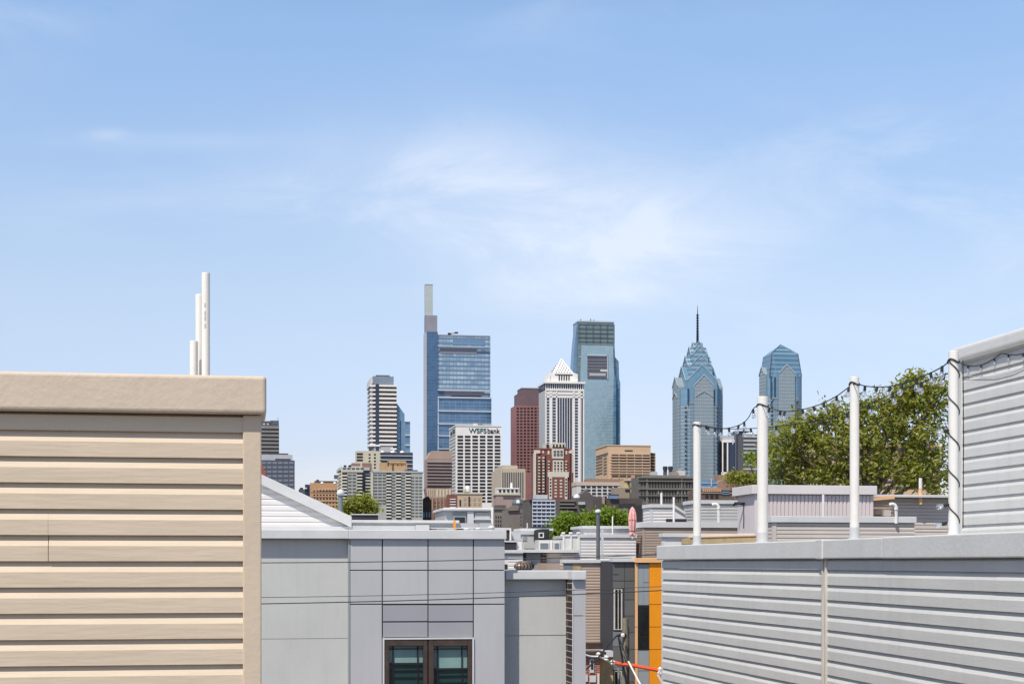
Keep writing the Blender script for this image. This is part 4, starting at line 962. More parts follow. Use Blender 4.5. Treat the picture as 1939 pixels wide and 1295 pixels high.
dpt = x1 - x0
MB().add([(x0, 4, zz0), (x1, 4, zz0), (x1, 4 + dpt, zz0), (x0, 4 + dpt, zz0), ((x0 + x1) / 2, 4 + dpt / 2, zz1)], [(0, 1, 4), (1, 2, 4), (2, 3, 4), (3, 0, 4), (3, 2, 1, 0)]).build('pyramid', c_white, b.root)
MB().box(x0 - .6, x1 + .6, 3.4, 4.6 + dpt, zz0 - .9, zz0 + .6).build('pyramid_base', c_white, b.root)
holes = MB()
for j in range(6):
    n = 6 - j; f0 = (j + .42) / 7.0
    for i in range(n):
        u = (i - (n - 1) / 2) * dpt / 7.6; yy = 4 + dpt / 2 * f0 - .25; z = zz0 + (zz1 - zz0) * f0
        holes.prism([(u + (x0 + x1) / 2 - .8, z), (u + (x0 + x1) / 2, z - 1.2), (u + (x0 + x1) / 2 + .8, z), (u + (x0 + x1) / 2, z + 1.2)], yy, yy + .6)
        sx = x0 + dpt / 2 * f0 - .25; sy = 4 + dpt / 2 + u
        holes.prism([(sy - .62, z), (sy, z - .95), (sy + .62, z), (sy, z + .95)], sx, sx + .6, 'x')
holes.build('lattice_openings', M('lattice_shadow', (.03, .03, .035), rough=.8), b.root)
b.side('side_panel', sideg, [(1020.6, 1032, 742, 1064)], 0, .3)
b.side('loggia_side', c_navy, [(1021, 1032, 728, 740)], 0, .5)

# red granite tower
red_g = M('red_granite', (.27, .13, .125), rough=.6, var=.08, scale=.1)
red_d = M('red_granite_dark', (.15, .10, .11), rough=.6, var=.08, scale=.1)
b = Thing('skyscraper', 'stepped dark red granite tower left of the white pyramid tower', 'skyscraper', 976, 1930)
b.body('tower_body', red_g, 976, 1030, 768, None, 0, 36); b.body('middle_step', red_d, 981.5, 1030, 745, 768, 3, 34); b.body('upper_step', red_g, 988, 1030, 748, 770, 4, 34)
b.body('crown', red_d, 987.5, 1030, 735, 748, 4, 34); b.body('roof_rim', M('rim_grey', (.3, .27, .28)), 987, 1030, 734.2, 736, 3.5, 34)
b.rects('crown_slot', c_dark2, [(991 + k * 5.4, 993 + k * 5.4, 746, 755) for k in range(6)], 3.6, 4.1)
b.rects('window', c_dark, [(r0 + 0, r1, q0, q1) for (r0, r1, q0, q1) in grid(977, 1024, 7, 770, 895, 21, .62, .48)], -.3, .05, most=100)
b.rects('upper_window', c_dark, grid(989, 1024, 6, 756, 769, 2, .6, .5), 3.6, 4.1)

# the two blue glass towers with stacked gables
lib_st = curtain('liberty_striped_glass', (.11, .22, .30), (.17, .29, .37), (.24, .35, .43), 30., 5.2, .02, .42, metal=.3)
lib_bl = curtain('liberty_blue_glass', (.12, .24, .34), (.18, .31, .41), (.14, .26, .36), 3., 4., .08, .12, metal=.3)
lib_gr = curtain('liberty_grey_stone', (.25, .30, .33), (.30, .35, .375), (.18, .235, .27), 2.2, 3.9, .2, .3, metal=.1)
lib_sh = curtain('liberty_shaft', (.20, .27, .31), (.26, .33, .37), (.12, .19, .25), 2.6, 3.9, .25, .32, metal=.2)
lib_roof = curtain('liberty_roof_glass', (.08, .17, .25), (.13, .24, .33), (.17, .27, .35), 30., 5.2, .02, .3, metal=.3)
lib_trim = M('gable_trim', (.38, .44, .48), rough=.4, metal=.2)
def gable(mb, c, hw, ze, za, ext, ax, z0=None):
    """gabled bar of half width hw running the length of the tower along ax, from c-ext to c+ext"""
    zb_ = ze - 6 if z0 is None else z0
    poly = [(c - hw, zb_), (c + hw, zb_), (c + hw, ze), (c, za), (c - hw, ze)]
    mb.prism(poly, c - ext, c + ext, ax)
def chevron(mb, c, hw, ze, za, ext, th_=1.3, pr_=.5):
    """trim along the front and left gable edges"""
    for sgn in (-1, 1):
        pf = [(c + sgn * hw, ze), (c, za), (c, za + th_), (c + sgn * (hw + .6), ze + th_ - .4)]
        mb.prism(pf, c - ext - pr_, c - ext + .2, 'y'); mb.prism(pf, c - ext - pr_, c - ext + .2, 'x')
def stepped_tower(b, p_l, p_r, q_body, tiers, bay, lower_q):
    x0, x1 = b.x(p_l), b.x(p_r); wd = x1 - x0; c = wd / 2
    Z = lambda q: b.z(q, c, 0)
    ch = wd * .17
    octo = [(ch, 0), (wd - ch, 0), (wd - ch, ch * .0 + .01), (wd, ch), (wd, wd - ch), (wd - ch, wd), (ch, wd), (0, wd - ch), (0, ch)]
    octo = [(ch, 0), (wd - ch, 0), (wd, ch), (wd, wd - ch), (wd - ch, wd), (ch, wd), (0, wd - ch), (0, ch)]
    MB().prism(octo, 0, Z(lower_q), 'z').build('shaft', lib_sh, b.root)
    MB().prism([(c + (x - c) * .985, c + (y - c) * .985) for x, y in octo], Z(lower_q), Z(q_body), 'z').build('upper_shaft', lib_bl, b.root)
    tr = MB()
    for i, (hw, qe, qa, ext) in enumerate(tiers):
        mb = MB(); hw *= wd; ext *= wd
        gable(mb, c, hw, Z(qe), Z(qa), ext, 'y', Z(q_body) - 5); gable(mb, c, hw, Z(qe), Z(qa), ext - .15, 'x', Z(q_body) - 5)
        mb.build('gable_tier', lib_st if i else lib_bl, b.root)
        chevron(tr, c, hw, Z(qe), Z(qa), ext)
    hw, qe, qa = bay; hw *= wd
    mb = MB(); gable(mb, c, hw, Z(qe), Z(qa), c + 2.2, 'y', 0); gable(mb, c, hw, Z(qe), Z(qa), c + 2.05, 'x', 0); mb.build('gabled_bay', lib_gr, b.root)
    chevron(tr, c, hw, Z(qe), Z(qa), c + 2.2, 1.6)
    tr.build('gable_trim', lib_trim, b.root)
    return c, Z, wd
b = Thing('skyscraper', 'blue glass tower with stacked chevron gables and a tall thin spire', 'skyscraper', 1292.5, 1800)
c, Z, wd = stepped_tower(b, 1292.5, 1372, 736, [(.355, 720, 690, .385), (.27, 693, 670, .295), (.19, 670, 652, .205), (.10, 655, 643, .12)], (.225, 730, 711), 765)
b.bx('stone_frieze', lib_gr, 1304, 1358, 762, 765, -.4, .3)
mb = MB(); chevron(mb, c, .2 * wd, Z(751), Z(741), c + 2.4, 1.0); mb.build('lower_chevron', lib_trim, b.root)
b.rects('window', c_navy, [(p, p + 3, 770 + k * 8.2, 774.5 + k * 8.2) for k in range(15) for p in (1297, 1357)], -.5, .3)
b.rects('notch', c_navy, [(1302, 1304.5, 735, 766), (1352, 1354, 740, 766)], -.5, .3)
b.side('window', c_navy, [(1281, 1284.4, 770 + k * 8.2, 774 + k * 8.2) for k in range(15)], 0, .5)
sp_ = MB(); sp_.tube([(c, c, Z(650)), (c, c, Z(622))], 1.6, 6, 1.2); sp_.tube([(c, c, Z(622)), (c, c, Z(588))], 1.1, 6, .8); sp_.tube([(c, c, Z(588)), (c, c, Z(572))], .5, 6, .2)
for q in range(592, 642, 5): sp_.lathe([(1.5, Z(q)), (1.7, Z(q - 2))], 8, c=(c, c, 0))
sp_.build('spire', M('spire_metal', (.035, .035, .045), rough=.5, metal=.4), b.root)
b = Thing('skyscraper', 'shorter blue glass tower with a gabled pointed top, behind the leafy tree', 'skyscraper', 1456.5, 1800)
c, Z, wd = stepped_tower(b, 1456.5, 1521, 707, [], (.235, 708, 692), 752)
mb = MB(); zc_, zt2, zt3 = Z(704), Z(669), Z(650)
def ring(h, z): return [(c - h * wd, c - h * wd, z), (c + h * wd, c - h * wd, z), (c + h * wd, c + h * wd, z), (c - h * wd, c + h * wd, z)]
mb.add(ring(.465, zc_ - 5) + ring(.385, zt2) + ring(.20, Z(658.8)) + [(c, c, Z(648.5))], [(k_ + i, k_ + (i + 1) % 4, k_ + 4 + (i + 1) % 4, k_ + 4 + i) for k_ in (0, 4) for i in range(4)] + [(8, 9, 12), (9, 10, 12), (10, 11, 12), (11, 8, 12)])
mb.build('pointed_roof', lib_roof, b.root)
rg = MB()
for sx_, sy_ in ((-1, -1), (1, -1)):
    rg.tube([(c + sx_ * .465 * wd, c + sy_ * .465 * wd, zc_ - 5), (c + sx_ * .385 * wd, c + sy_ * .385 * wd, zt2), (c + sx_ * .2 * wd, c + sy_ * .2 * wd, Z(658.8)), (c, c, Z(648.5))], .55, 5)
rg.build('roof_ridge', c_dark2, b.root)
b.bx('roof_opening', c_dark, 1482, 1488.5, 672.5, 677.5, .115 * wd, .2 * wd)
b.rects('notch', c_navy, [(1459, 1461.5, 714, 756), (1466.5, 1469, 714, 752)], -.5, .3); b.bx('stone_frieze', lib_gr, 1455, 1513, 752, 755, -.4, .3)
b.rects('window', c_navy, [(p, p + 3, 760 + k * 8.2, 764.5 + k * 8.2) for k in range(14) for p in (1460, 1508)], -.5, .3)

# balcony tower with a blue glass wing
b = Thing('apartment_tower', 'white balcony apartment tower with a dark slit and a stepped blue glass wing', 'apartment tower', 706, 1800)
T = b.t(698)
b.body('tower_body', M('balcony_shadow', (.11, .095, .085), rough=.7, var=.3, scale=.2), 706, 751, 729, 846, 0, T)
b.body('penthouse', M('penthouse_grey', (.20, .245, .30), rough=.4, var=.1, scale=.1), 706, 745.5, 712.5, 729, 2, T - 3); b.body('penthouse_top', c_dark2, 712, 738, 710.2, 712.6, 5, T - 6)
b.body('penthouse_side', c_offwhite, 701, 706, 716, 729, 3, T - 6)
sl = rows(718, 751.2, 728.6, 848, 15, .42); b.rects('balcony_slab', c_white, sl, -1.8, .2)
b.rects('balcony_slab', c_white, rows(700, 711, 728.6, 848, 15, .42), -1.2, .2)
b.rects('glass_slit', c_navy, [(711.5, 717.5, 727, 864)], -1.4, .2)
b.side('balcony_slab', c_lgrey, [(697, 706, q0, q0 + 4.2) for q0 in [729 + k * 7.96 for k in range(15)]], 0, 1.0)
b.poly('glass_wing', c_bluegl, [(751, 763), (766, 784), (766, 797), (776.5, 797), (776.5, 870), (751, 870)], 3, 30)
b.rects('wing_ledge', c_white, [(767, 777.5, q, q + 1.2) for q in (797, 823, 842, 856)], 1.5, 3.2); b.rects('wing_slot', c_navy, [(757, 759, 796, 870), (750.5, 752, 770, 870)], 2.4, 3.2)
b.body('base_block', c_lgrey, 708, 744, 844, None, -1, T - 2); b.rects('base_ledge', c_white, rows(740, 751, 848, 862, 2, .5), -2, 0); b.body('base_ledge', c_white, 698, 720, 841.5, 845, -2, 8)

# white gridded office tower with the sign
b = Thing('office_tower', 'white gridded office tower with a green and black sign on its top edge', 'office tower', 863.5, 1880)
T = b.t(851)
b.body('tower_body', c_white, 863.5, 949.3, 806.5, None, 0, T)
b.rects('window', c_dark, [r_ for r_ in grid(864.5, 949, 6, 823.4, 952, 20, .76, .62)], -.25, .06, most=96)
b.side('side_window', M('side_glass', (.16, .15, .145), rough=.3, var=.2, scale=.2), [(851.6, 862.2, q, q + 3.2) for q in [824.8 + k * 6.43 for k in range(19)]], 0, .25)
b.body('roof_rim', c_white, 862.5, 950, 804.8, 807, -.6, T + .6)
b.body('roof_unit', c_offwhite, 897, 910, 801.5, 805, 8, 14); b.bx('roof_unit', c_dark2, 905, 914, 802.5, 805, 6, 10)
sg, sk = M('sign_green', (.0, .09, .085), rough=.5, var=.02), M('sign_black', (.012, .012, .014), rough=.5, var=.02)
s1_ = text_mesh('WSFS', 'sign_lettering', sg, b.root, b.x(887.5), b.x(921), b.z(820.3, 30), b.z(810.8, 30), -.35, bold=.015)
s2_ = text_mesh('bank', 'sign_lettering', sk, b.root, b.x(923), b.x(946.5), b.z(820.3, 30), b.z(810.3, 30), -.35, bold=.012)
ta, tb = b.t(862), b.t(853.2)
text_mesh('bank', 'sign_lettering', sk, b.root, ta, ta + (tb - ta) * .42, b.z(820.3, 0, 10), b.z(811, 0, 10), 0, x=-.35)
text_mesh('WSFS', 'sign_lettering', sg, b.root, ta + (tb - ta) * .46, tb, b.z(820.3, 0, 10), b.z(811.4, 0, 10), 0, x=-.35, bold=.035)
for o in b.root.children:
    if o.name.startswith('sign_lettering') and abs(o.data.vertices[0].co.x + .35) < .3:      # text on the left wall reads from back to front
        ys = [v.co.y for v in o.data.vertices]; m0, m1 = ta, tb
        for v in o.data.vertices: v.co.y = m0 + m1 - v.co.y
        
# brown banded tower
brn = M('brown_concrete', (.37, .27, .215), rough=.8, var=.07, scale=.1); brn2 = M('pinkish_concrete', (.33, .245, .22), rough=.8, var=.07, scale=.1)
b = Thing('office_tower', 'brown banded tower with a sloped cap, left of the white gridded tower', 'office tower', 808.5, 1780)
b.poly('sloped_cap', brn, [(809, 869), (815, 855.5), (818, 853.5), (856, 853.5), (856, 869)], 0, 24)
b.body('tower_body', brn2, 808.5, 856, 869, 922, .2, 26); b.rects('window_band', c_dark, rows(809, 856, 875.4, 924.5, 8, .42), -.3, .3)
b.poly('flared_base', brn, [(806, 924), (856, 924), (856, 944), (811, 944)], -1, 24)
b.rects('base_rib', M('cream_rib', (.50, .42, .32)), [(809 + k * 3.6, 810.4 + k * 3.6, 926, 941) for k in range(4)], -1.8, -.9); b.rects('base_rib', M('cream_panel_far', (.52, .45, .33), rough=.8), [(826 + k * 6, 830 + k * 6, 926, 941) for k in range(5)], -1.8, -.9)
b.body('base_ledge', brn, 809, 856, 942, 945, -2, 0)
b = Thing('office_building', 'brown brick block with tall ribs under the brown banded tower', 'building', 814, 1500)
bb = M('far_brown_brick', (.24, .135, .085), rough=.9, var=.12, scale=.3)
b.body('wall', bb, 814, 853, 943, None, 0, 20); b.rects('rib', brn, [(818 + k * 7.2, 820 + k * 7.2, 944, 966) for k in range(5)], -.6, .1)
b.rects('window', c_dark, grid(820, 852, 4, 948, 984, 5, .32, .45), -.2, .1)
b = Thing('dark_building', 'small dark brown block with green trim beside the pale apartment block', 'building', 800, 1250)
b.body('wall', M('dark_brown_wall', (.055, .045, .042), rough=.9), 798, 817, 946, None, 0, 12); b.poly('roof', tar, [(800, 947), (806, 941), (811, 939), (816, 947)], 0, 12)
b.rects('window', c_bluegl, grid(800, 816, 3, 968, 980, 1, .5, .8), -.2, .1)

# left: dark tower and blue grey block
b = Thing('office_tower', 'grey banded tower rising just right of the beige house parapet', 'office tower', 470, 1750)
b.body('tower_body', M('grey_band_wall', (.22, .21, .205), rough=.8, var=.1, scale=.1), 470, 528.5, 806, None, 0, 25); b.body('crown', c_dark2, 470, 528, 797, 806, 1, 24)
b.rects('window_band', c_dark, rows(470, 528, 811, 862, 7, .4), -.3, .1); b.rects('crown_opening', c_offwhite, [(498, 502, 801.5, 804), (505.5, 509, 801.5, 804)], .6, 1.1)
b.bx('mast', c_dark, 526, 526.7, 790, 798, 4, 5); b.body('crown_block', c_dark2, 512, 528, 796, 806, .5, 10)
b = Thing('office_building', 'low blue grey office block with rows of windows beside the beige house', 'building', 470, 1600)
b.body('wall', M('blue_grey_wall', (.075, .085, .115), rough=.5, var=.1, scale=.1), 470, 558, 871, None, 0, 30); b.body('parapet', c_lgrey, 470, 554, 860.5, 871, 1, 28); b.body('roof_slab', c_dark2, 494, 546, 858, 861, 3, 20)
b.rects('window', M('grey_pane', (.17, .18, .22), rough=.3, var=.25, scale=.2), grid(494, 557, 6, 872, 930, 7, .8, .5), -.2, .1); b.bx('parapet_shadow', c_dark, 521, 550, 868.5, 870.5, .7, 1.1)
# orange brick building
ob = M('far_orange_brick', (.46, .27, .15), rough=.9, var=.1, scale=.15)
b = Thing('apartment_building', 'orange brick apartment building between the sloped white parapet and the vent stack', 'building', 588, 1350)
b.body('wall', ob, 588, 641, 914, None, 0, 16); b.body('roof_house', brn, 596, 641, 911.2, 916, 3, 14); b.body('roof_slab', c_dark2, 596, 641, 910.4, 912, 2, 15); b.bx('roof_box', c_dark, 599, 604, 908, 910.5, 5, 8)
b.rects('window', c_dark, grid(592, 640, 8, 926, 962, 5, .5, .35), -.2, .1); b.rects('balcony', M('pale_orange_far', (.56, .36, .22)), grid(602, 636, 6, 925, 928, 1, .6, .9), -.6, .1)
for p in (610, 634): 
    MB().lathe([(.9, 0), (1.5, .6), (1.3, 1.6), (.3, 2.2)], 10, c=(b.x(p), 1, b.z(916.5))).build('roof_dome', c_white, b.root)
b.rects('stone_course', brn, [(588, 641, q, q + .8) for q in (931, 940, 949)], -.4, .1)
b = Thing('dark_building', 'small dark rooftop cluster left of the orange brick building', 'building', 566, 1400)
b.body('wall', c_dark2, 566, 578, 926, None, 0, 10); b.body('tower', c_navy, 578, 588, 917, None, 1, 9); b.bx('ledge', c_white, 577, 581, 923, 925, -.4, .1); b.bx('roof_box', c_dark, 568, 574, 923, 926, 2, 6)
# pale apartment complex
sage_w = M('sage_concrete', (.36, .365, .325), rough=.85, var=.07, scale=.12); cream_w = M('cream_concrete', (.52, .48, .37), rough=.85, var=.07, scale=.12)
slabw = M('balcony_cream', (.62, .60, .52), rough=.8, var=.05)
b = Thing('apartment_building', 'wide pale sage apartment block with three columns of dark balconies', 'apartment building', 704, 1220)
b.body('wall', sage_w, 704, 800.5, 893.5, None, 0, 14); b.body('corner_strip', cream_w, 702.6, 706.2, 892.5, None, -.5, 2); b.body('roof_rim', c_lgrey, 703, 802, 891.8, 894.4, -.5, 14.5)
b.rects('window', c_dark2, grid(706.5, 732, 3, 896, 956, 10, .8, .42), -.2, .1); b.rects('window', c_dark2, grid(778, 800, 3, 901, 980, 13, .7, .35), -.2, .1)
b.rects('window', c_dark2, grid(740.5, 750, 1, 896, 980, 14, .7, .4), -.2, .1); b.rects('window', c_dark2, grid(759.5, 768, 1, 896, 980, 14, .7, .4), -.2, .1, most=110)
for p0, p1 in ((731.5, 741), (750, 759.5), (768.5, 778)):
    b.rects('balcony_recess', c_dark, [(p0, p1, 895.5, 982)], -.15, .1); b.rects('balcony_slab', slabw, rows(p0, p1, 898.8, 983, 14, .42), -1.1, .1)
b.body('tan_penthouse', M('tan_brick_far', (.42, .28, .15), rough=.9, var=.1, scale=.3), 720, 771, 876, 893, 4, 12); b.body('penthouse_top', M('orange_tan', (.50, .33, .17), rough=.9, var=.1, scale=.3), 735, 769, 872.5, 881, 4, 12)
b.rects('penthouse_slot', c_dark, [(743, 745, 878, 893), (734, 735.5, 874, 882), (752, 753.4, 878, 881), (760, 761.4, 878, 881)], 3.7, 4.1); b.bx('roof_unit', c_dark2, 766, 791, 889.6, 892, 3, 6)
b = Thing('apartment_building', 'narrower pale apartment wing with a dark recess, behind the small feathery tree', 'apartment building', 646, 1260)
T = b.t(640)
b.body('wall', sage_w, 646, 686, 893, None, 0, T); b.body('top_floor', c_lgrey, 643, 700, 884.5, 890, .5, T); b.body('edge_strip', cream_w, 646, 648, 889, None, -.6, 1); b.body('top_band', cream_w, 646, 688, 889.5, 893.5, -.5, 3)
b.body('recess_wall', c_dark2, 686, 704, 890, None, 4, T); b.rects('top_window', c_dark2, grid(648, 690, 5, 885, 889, 1, .7, .8), .2, .7)
for p0, p1 in ((648, 657), (676, 686)):
    b.rects('balcony_recess', c_dark, [(p0, p1, 895.5, 982)], -.15, .1); b.rects('balcony_slab', slabw, rows(p0, p1, 898.8, 983, 14, .42), -1.1, .1)
b.rects('window', c_dark2, grid(658, 675, 2, 896, 980, 13, .75, .4), -.2, .1)
b.rects('recess_slab', slabw, rows(692, 703.5, 897, 980, 14, .35), 2.6, 4.1)
b.side('balcony_slab', slabw, [(640, 645.5, q, q + 2.6) for q in [897 + k * 6.1 for k in range(13)]], 0, .8)
brk = M('far_red_brown', (.25, .15, .12), rough=.9, var=.08, scale=.2)
b.body('brick_penthouse', brk, 685.5, 703, 876.5, 887, 3, T - 1); b.body('brick_penthouse', brk, 667, 682, 877, 881, 3, T - 1); b.body('pale_penthouse', cream_w, 667, 707, 875.5, 890, 3.4, T - 1)
b.rects('roof_tank', c_dark, [(651, 656, 880.5, 885), (660, 665, 880.5, 885)], 3, 6); b.bx('mast', c_lgrey, 645.5, 646.3, 879, 890, 2, 3); b.bx('roof_unit', c_dark2, 633, 640, 899, 906, 5, 10)
b = Thing('apartment_tower', 'cream and dark banded apartment tower behind the pale apartment block', 'apartment tower', 675, 1400)
b.body('wall', cream_w, 675, 722, 853.5, None, 0, 16); b.body('dark_wing', M('dark_wing', (.10, .095, .10), rough=.7, var=.15, scale=.2), 720, 781.5, 856, None, 1, 18)
b.rects('window_band', c_dark, rows(675.5, 687, 857.5, 875, 3, .6), -.2, .1); b.rects('window', c_dark, [(p, p + 3.6, 859 + k * 6.2, 861.8 + k * 6.2) for k in range(5) for p in (698, 708)] + [(719.5, 722, 858 + k * 6.2, 860.5 + k * 6.2) for k in range(4)], -.2, .1)
b.rects('window_band', c_navy, rows(723, 780, 858, 893, 4, .45), .6, 1.1); b.rects('floor_slab', c_lgrey, rows(722, 781.5, 861.8, 893, 4, .22), .2, 1.1)
for p in (724, 744, 762): MB().lathe([(1., 0), (2.2, .6), (1.8, 1.8), (.4, 2.4)], 10, c=(b.x(p), 2, b.z(857))).build('roof_dome', c_white, b.root)
b.rects('edge_column', c_navy, [(778.5, 781.8, 858, 893)], .4, 1.1)

# beige concrete block with ribs
bc = M('beige_concrete', (.46, .39, .30), rough=.85, var=.06, scale=.1)
b = Thing('office_building', 'beige concrete block with dark vertical slots, right of the white gridded tower', 'building', 951, 1650)
T = b.t(931)
b.body('wall', bc, 951, 995, 887, None, 0, T); b.body('roof_house', bc, 951.5, 980, 880.8, 887, 4, T - 12)
b.rects('slot', c_dark2, [(951 + k * 4.2, 953.2 + k * 4.2, 894, 942) for k in range(10)], -.25, .1)
b.rects('pier', cream_w, [(949.5, 951, 887, 960)], -.4, .1)
b = Thing('stone_building', 'old stone building with a columned top and slim chimney, before the beige block', 'building', 941, 1200)
b.body('upper_storey', c_offwhite, 941, 982, 925, 934, 2, 12); b.rects('opening', c_dark, grid(943, 982, 5, 926.5, 932, 1, .55, .9), 1.7, 2.1); b.body('cornice', cream_w, 937, 985.5, 933.5, 937, -.6, 13); b.body('wall', brn2, 939, 985, 937, None, 0, 12)
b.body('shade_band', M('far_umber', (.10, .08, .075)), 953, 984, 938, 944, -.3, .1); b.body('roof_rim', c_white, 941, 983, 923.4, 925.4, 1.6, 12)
MB().lathe([(1.0, 0), (1.0, 3.4), (.7, 4), (.7, 4.6), (.2, 5)], 10, c=(b.x(970.5), 5, b.z(925))).build('chimney', c_white, b.root)

# deco brick apartment building
dbr = M('deco_red_brick', (.195, .075, .06), rough=.9, var=.12, scale=.15); dcr = M('deco_cream', (.56, .51, .43), rough=.85, var=.06, scale=.2)
b = Thing('apartment_building', 'red brick apartment tower with cream art deco bays in front of the white tower', 'apartment tower', 1014, 1450)
b.body('wall', dbr, 1014, 1086, 861, None, 0, 22); b.body('upper_storey', dbr, 1020, 1082, 850, 862, 1.5, 20); b.body('crown', dcr, 1032, 1071.5, 840, 851, 4, 16); b.body('crown_tier', dcr, 1046, 1071, 838, 846, 3, 8)
b.rects('crown_opening', c_dark, [(1035, 1039.5, 841, 847)] + [(1047 + k * 6.2, 1050 + k * 6.2, 841, 847.5) for k in range(4)], 2.7, 4.1)
b.body('parapet', dbr, 1019, 1083, 848.6, 851, 1, 20.5)
b.body('centre_bay', dcr, 1045.5, 1067.5, 849.5, 868, -1.2, 2); b.body('lower_bay', dcr, 1047, 1067, 871, 903, -1.2, 1); b.body('shoulder_bay', dcr, 1037.5, 1077, 893, 903, -1.6, 1); b.body('brick_bay', dbr, 1039, 1075, 903, None, -1.4, 1)
b.rects('edge_pier', dcr, [(1012, 1015, 858, 945), (1039.5, 1045.5, 903, 945), (1069.5, 1074.5, 903, 945), (1084, 1087, 862, 895)], -1.7, .3)
b.rects('corner_block', dcr, [(1012, 1023, 852, 858), (1080, 1087, 852, 858)], -1, 2)
b.rects('window', c_dark2, grid(1047.5, 1066.5, 3, 852, 864, 2, .7, .75), -1.4, -1.1); b.rects('window', c_dark, grid(1048, 1066, 3, 873, 902, 5, .5, .6), -1.4, -1.1)
b.rects('window', dcr, [(p, p + 3.4, 865 + k * 5.8, 868 + k * 5.8) for k in range(12) for p in (1019.5, 1027.5)] + [(p, p + 3, 872 + k * 5.8, 874.6 + k * 5.8) for k in range(4) for p in (1038, 1071)] + [(p, p + 4.5, 908 + k * 6, 911 + k * 6) for k in range(6) for p in (1050, 1060)], -1.65, .1)
b.rects('window', c_dark, [(1020 , 1024, 868.5 + k * 5.8, 870.5 + k * 5.8) for k in range(12)] + [(1041 + o_, 1044 + o_, 906 + k * 6, 909 + k * 6) for k in range(6) for o_ in (0, 29.5)], -1.9, .1)
b.rects('upper_window', dcr, [(1027, 1030, 853, 858), (1037, 1040.5, 853, 860), (1071, 1074, 853, 860), (1077, 1080, 853, 858)], 1.2, 1.6)
b.rects('shadow_slot', c_dark, [(1032, 1034.5, 862, 945), (1079, 1081, 862, 945)], -.2, .1)
b.side('edge_pier', dcr, [(1010, 1013.5, 858, 945)], 0, .3)

# tan banded office block
tn = M('far_tan_concrete', (.56, .39, .25), rough=.85, var=.05, scale=.1); tns = M('far_peach_slab', (.60, .44, .31), rough=.85, var=.05, scale=.1); tnw = M('tan_window', (.075, .045, .035), rough=.2, var=.4, scale=.3)
b = Thing('office_building', 'tan office block with dark window bands and a plain top storey', 'building', 1152, 1550)
T = b.t(1128)
b.body('wall', tn, 1152, 1231, 857, None, 0, T); b.body('plain_top', tn, 1150, 1232, 843.5, 857.5, .5, T - 4); b.body('roof_rim', tns, 1149, 1233, 842.4, 844, 0, T - 3.5)
b.rects('window_band', tnw, rows(1157, 1230.5, 860.5, 906, 8, .56), -.2, .1); b.rects('floor_slab', tns, rows(1156, 1231, 863.8, 906, 8, .3)[:7], -1.0, .1); b.bx('vent_slot', c_dark, 1183, 1198, 852, 854, .2, .6)
b.rects('mullion', tn, [(1157 + k * 14.7, 1158.2 + k * 14.7, 860, 905) for k in range(6)], -.5, .1)
b.side('window_band', tnw, [(1129, 1141, q, q + 3) for q in [861 + k * 5.75 for k in range(7)]] + [(1143, 1149, q, q + 3) for q in [861 + k * 5.75 for k in range(7)]], 0, .25)
b.body('rear_wing', tn, 1231, 1241.5, 857, None, 6, T - 4); b.rects('wing_band', c_dark, rows(1231.5, 1240, 858.5, 893, 6, .6), 5.7, 6.1)
b = Thing('office_building', 'low white gridded building with a brown roof storey under the tan office block', 'building', 1095, 1350)
b.body('wall', c_offwhite, 1092, 1190, 917, None, 0, 20); b.body('roof_storey', M('brown_roof_storey', (.26, .17, .12), rough=.9), 1112, 1186, 906.5, 913, 4, 18); b.body('parapet', M('peach_parapet', (.50, .41, .34), rough=.9), 1091, 1188, 912.5, 919, -.5, 19)
b.rects('window', c_dark, grid(1099, 1171, 7, 918.5, 944, 4, .72, .58), -.25, .1)
b = Thing('stone_building', 'ornate tan stone building with a tall flank, left of the big dark block', 'building', 1180, 1250)
cs = M('far_cream_stone', (.50, .38, .22), rough=.9, var=.1, scale=.3)
b.body('wall', cs, 1182, 1208.5, 909, None, 2, 16); b.body('chimney', M('far_pink_brick', (.40, .24, .18)), 1196, 1200.5, 899, 912, 6, 9); b.body('side_wing', M('far_olive_stone', (.28, .23, .17), rough=.9), 1163, 1192, 923, None, 0, 12); b.rects('opening', c_dark, [(1189, 1192.5, 912, 915.5), (1184, 1193, 926, 931)], -.3, 2.1); b.body('flank', cs, 1199, 1208.5, 920, 956, 1, 6)
b.rects('cornice', cream_w, [(1182, 1209, 907.5, 909.5), (1194, 1209, 921.5, 923)], 1, 2.1)
# big dark ornate block
db = M('far_dark_stone', (.135, .122, .108), rough=.9, var=.15, scale=.3); db2 = M('far_dark_stone_light', (.19, .175, .15), rough=.9, var=.15, scale=.3)
b = Thing('stone_building', 'long dark stone block with rows of arched windows behind the slimmest white post', 'building', 1210, 1050)
b.body('wall', db, 1210, 1316, 903, None, 0, 22); b.rects('cornice', db2, [(1207, 1317, 902.5, 905), (1209, 1316, 910, 911.5), (1209, 1316, 924.5, 926.5), (1209, 1316, 938, 939)], -1, .1)
b.rects('window', c_dark, grid(1228, 1314, 16, 912, 923.5, 1, .45, .9) + grid(1228, 1314, 16, 928, 937, 1, .45, .85) + grid(1228, 1314, 16, 940, 952, 1, .45, .8) + grid(1212, 1224, 2, 912, 950, 4, .5, .6), -.15, .1)
b.rects('pilaster', db2, [(1224, 1226.5, 905, 956), (1290, 1292, 905, 956), (1296, 1297, 912, 924)], -.5, .1); b.body('roof_house', db2, 1222, 1300, 899.5, 903, 5, 15); b.body('roof_unit', c_lgrey, 1233, 1245, 893, 903, 6, 10)
b.rects('lit_window', M('pale_blind', (.36, .34, .30)), [(p, p + 1.5, 928.5, 935) for p in (1246, 1252, 1283, 1290, 1296, 1302)], -.25, .1)
